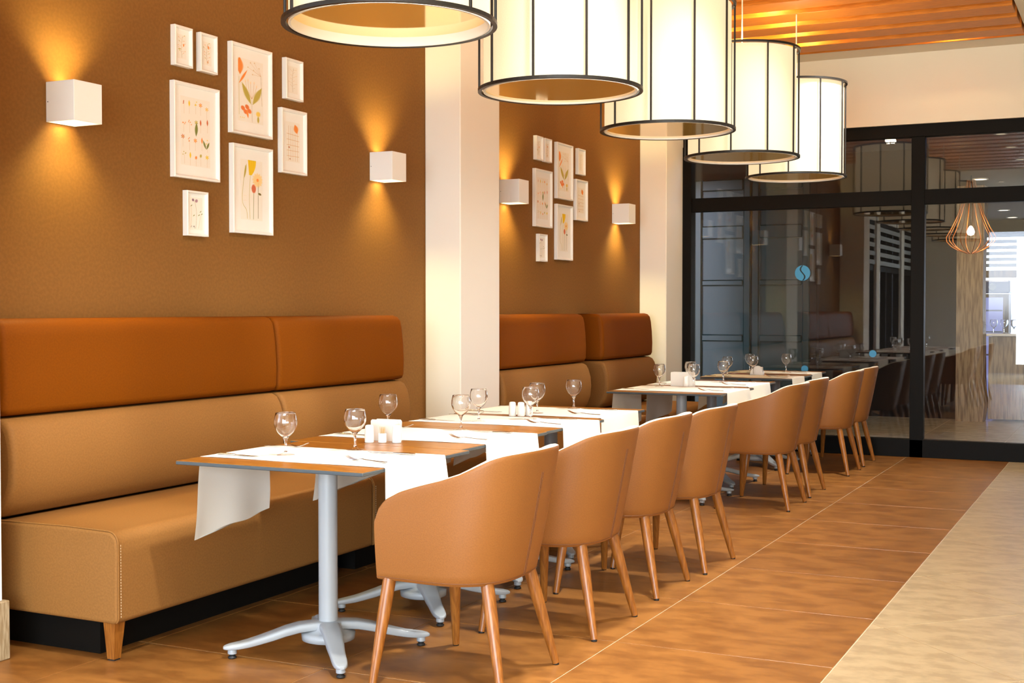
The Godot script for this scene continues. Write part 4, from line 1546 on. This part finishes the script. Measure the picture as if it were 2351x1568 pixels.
func cutlery_fork() -> Node3D:
	var t := thing("table_fork", "", "fork", Vector3.ZERO, 0, "forks laid on the runners")
	var m := MB.new()
	var rings := []
	for q in [[0.0, 0.004, 0.003], [0.005, 0.0085, 0.0035], [0.04, 0.0075, 0.004], [0.085, 0.0045, 0.006], [0.115, 0.004, 0.009], [0.127, 0.007, 0.0068], [0.137, 0.011, 0.0045], [0.147, 0.0125, 0.004]]:
		rings.append(PackedVector3Array([Vector3(q[0], q[2] - 0.002, -q[1]), Vector3(q[0], q[2] - 0.002, q[1]), Vector3(q[0], q[2], q[1]), Vector3(q[0], q[2], -q[1])]))
	m.loft(rings, true, true)
	part("handle", m.mesh(), M.steel, t)
	for k in 4:
		m = MB.new()
		var z := -0.0105 + k * 0.007
		m.tube([Vector3(0.146, 0.003, z), Vector3(0.16, 0.005, z), Vector3(0.175, 0.010, z * 0.95), Vector3(0.19, 0.0175, z * 0.9)], [0.0019, 0.0018, 0.0015, 0.0008], 6)
		part("tine", m.mesh(), M.steel, t)
	return t

func make_shaker(label: String, at: Vector3) -> Node3D:
	var t := thing("salt_shaker", label, "shaker", at, 0, "white porcelain shakers")
	var m := MB.new()
	m.lathe([Vector2(0, 0), Vector2(0.018, 0), Vector2(0.019, 0.002), Vector2(0.0195, 0.025), Vector2(0.018, 0.055), Vector2(0.0172, 0.066), Vector2(0.0155, 0.071), Vector2(0.01, 0.0735), Vector2(0, 0.074)], 24)
	part("body", m.mesh(), M.porcelain, t)
	m = MB.new()
	for k in 3:
		m.lathe([Vector2(0, 0.0738), Vector2(0.0012, 0.0738), Vector2(0.0012, 0.0746), Vector2(0, 0.0746)], 6, Vector3(0.005 * cos(k * 2.1), 0, 0.005 * sin(k * 2.1)))
	part("holes", m.mesh(), M.foot_black, t)
	return t

func make_picks(label: String, at: Vector3) -> void:
	var t := thing("toothpick_holder", label, "toothpick holder", at)
	var m := MB.new()
	m.lathe([Vector2(0, 0), Vector2(0.016, 0), Vector2(0.0175, 0.003), Vector2(0.017, 0.04), Vector2(0.015, 0.04), Vector2(0.015, 0.004), Vector2(0, 0.004)], 22)
	part("cup", m.mesh(), M.porcelain, t)
	var rng := RandomNumberGenerator.new()
	rng.seed = 8
	for k in 22:
		var a := rng.randf() * TAU
		var r := rng.randf_range(0.002, 0.011)
		var b := Vector3(cos(a) * r * 0.7, 0.005, sin(a) * r * 0.7)
		m = MB.new()
		m.tube([b, b + Vector3(cos(a) * r * 0.5, 0.05, sin(a) * r * 0.5), b + Vector3(cos(a) * r * 0.6, 0.062, sin(a) * r * 0.6)], [0.0009, 0.0009, 0.0002], 5)
		part("toothpick", m.mesh(), M.toothpick, t)

func make_napkins(label: String, at: Vector3, turn: float, round_: bool, w: float, h: float) -> void:
	var t := thing("napkin_holder", label, "napkin holder", at, turn)
	for s in [-0.02, 0.02]:
		var m := MB.new()
		var pts := []
		if round_:
			for i in 17:
				var a := PI * i / 16.0
				pts.append(Vector2(-cos(a) * w * 0.5, sin(a) * h))
		else:
			pts = [Vector2(-w * 0.5, 0), Vector2(-w * 0.5, h - 0.006), Vector2(-w * 0.5 + 0.006, h), Vector2(w * 0.5 - 0.006, h), Vector2(w * 0.5, h - 0.006), Vector2(w * 0.5, 0)]
		var ra := PackedVector3Array()
		var rb := PackedVector3Array()
		for p in pts:
			ra.append(Vector3(p.x, p.y, s - 0.0025))
			rb.append(Vector3(p.x, p.y, s + 0.0025))
		m.loft([ra, rb], true, true, true)
		part("side_plate", m.mesh(), M.porcelain, t)
	var m2 := MB.new()
	m2.box(Vector3(0, 0.003, 0), Vector3(w * 0.9, 0.006, 0.044), 0.001)
	part("base", m2.mesh(), M.porcelain, t)
	m2 = MB.new()
	m2.box(Vector3(0, h * 0.46, 0), Vector3(w * 0.86, h * 0.84, 0.03), 0.004)
	part("napkins", m2.mesh(), M.cloth, t)

func table_things() -> void:
	var yc := TOP + 0.0035
	var ga := [[-2.884, -3.973, 0], [-2.745, -4.235, 0], [-3.081, -5.03, 1], [-2.763, -5.14, 1], [-2.897, -5.573, 2], [-2.729, -5.81, 2], [-2.85, -6.15, 3], [-2.799, -6.52, 3], [-3.049, -8.634, 4], [-2.824, -8.72, 4], [-2.986, -9.14, 5], [-2.799, -9.357, 5], [-3.024, -10.22, 6], [-2.889, -10.5, 6], [-3.04, -10.95, 7], [-2.759, -11.1, 7]]
	var g0: Node3D
	for i in ga.size():
		var g: Array = ga[i]
		var lab := "wine glass on the %s side, table %s" % ["bench" if i % 2 == 0 else "chair", row(g[2])]
		var at := Vector3(g[0], yc, g[1])
		if i == 0:
			g0 = make_glass()
			g0.position = at
			g0.set_meta("label", lab)
		else:
			copy(g0, lab, at, i * 0.7)
	for i in 5:
		copy(g0, "wine glass %s on the counter beyond the glass" % ["farthest left", "second from left", "third from left", "fourth from left", "farthest right"][i], Vector3(-1.53 + 0.11 * i, 1.016, -15.95 - 0.06 * (i % 2)), i * 0.5)
	var k0 := cutlery_knife()
	var f0 := cutlery_fork()
	for i in 8:
		var q: Array = TABLES[i]
		var zc: float = (RUN[i][0] + RUN[i][1]) * 0.5
		var hw: float = (RUN[i][0] - RUN[i][1]) * 0.5
		var sets := [
			["knife", Vector3(q[1] - 0.095, yc, zc - hw + 0.055), PI + 0.03, "chair"],
			["fork", Vector3(q[1] - 0.058, yc, zc + hw * 0.48), PI - 0.1, "chair"],
			["knife", Vector3(q[0] + 0.015, yc, zc + hw * 0.6 + 0.01), -0.06, "bench"],
			["fork", Vector3(q[0] + 0.005, yc, zc - hw * 0.8), 0.16, "bench"]]
		for s in sets:
			var lab := "steel %s on the %s side, table %s" % [s[0], s[3], row(i)]
			var src: Node3D = k0 if s[0] == "knife" else f0
			if i == 0 and s[3] == "chair":
				src.position = s[1]
				src.rotation.y = s[2]
				src.set_meta("label", lab)
			else:
				copy(src, lab, s[1], s[2])
	# condiments: shakers, toothpicks and napkin holders stand on the wood between the runners
	var yw := TOP + 0.0008
	make_shaker("white porcelain shaker left of the toothpick cup on the nearest tables", Vector3(-2.86, yw, -4.52))
	make_picks("white cup full of toothpicks between two shakers on the nearest tables", Vector3(-2.806, yw, -4.535))
	make_shaker("white porcelain shaker right of the toothpick cup on the nearest tables", Vector3(-2.752, yw, -4.56))
	make_napkins("white rectangular napkin holder behind the toothpick cup on the nearest tables", Vector3(-2.842, yw, -4.625), 0.0, false, 0.125, 0.088)
	make_shaker("left one of the pair of white shakers on the third near table", Vector3(-2.905, yw, -5.965))
	make_shaker("right one of the pair of white shakers on the third near table", Vector3(-2.858, yw, -5.97))
	make_shaker("white shaker half hidden behind a wine glass on the third near table", Vector3(-2.835, yw, -6.02))
	make_napkins("white rectangular napkin holder on the first far table", Vector3(-2.94, yw, -8.83), 0.0, false, 0.17, 0.1)
	make_shaker("white shaker standing before the rectangular napkin holder on the first far table", Vector3(-2.9, yw, -8.775))
	make_napkins("white half round napkin holder on the far tables near the glass wall", Vector3(-2.885, yw, -10.62), 0.0, true, 0.11, 0.075)
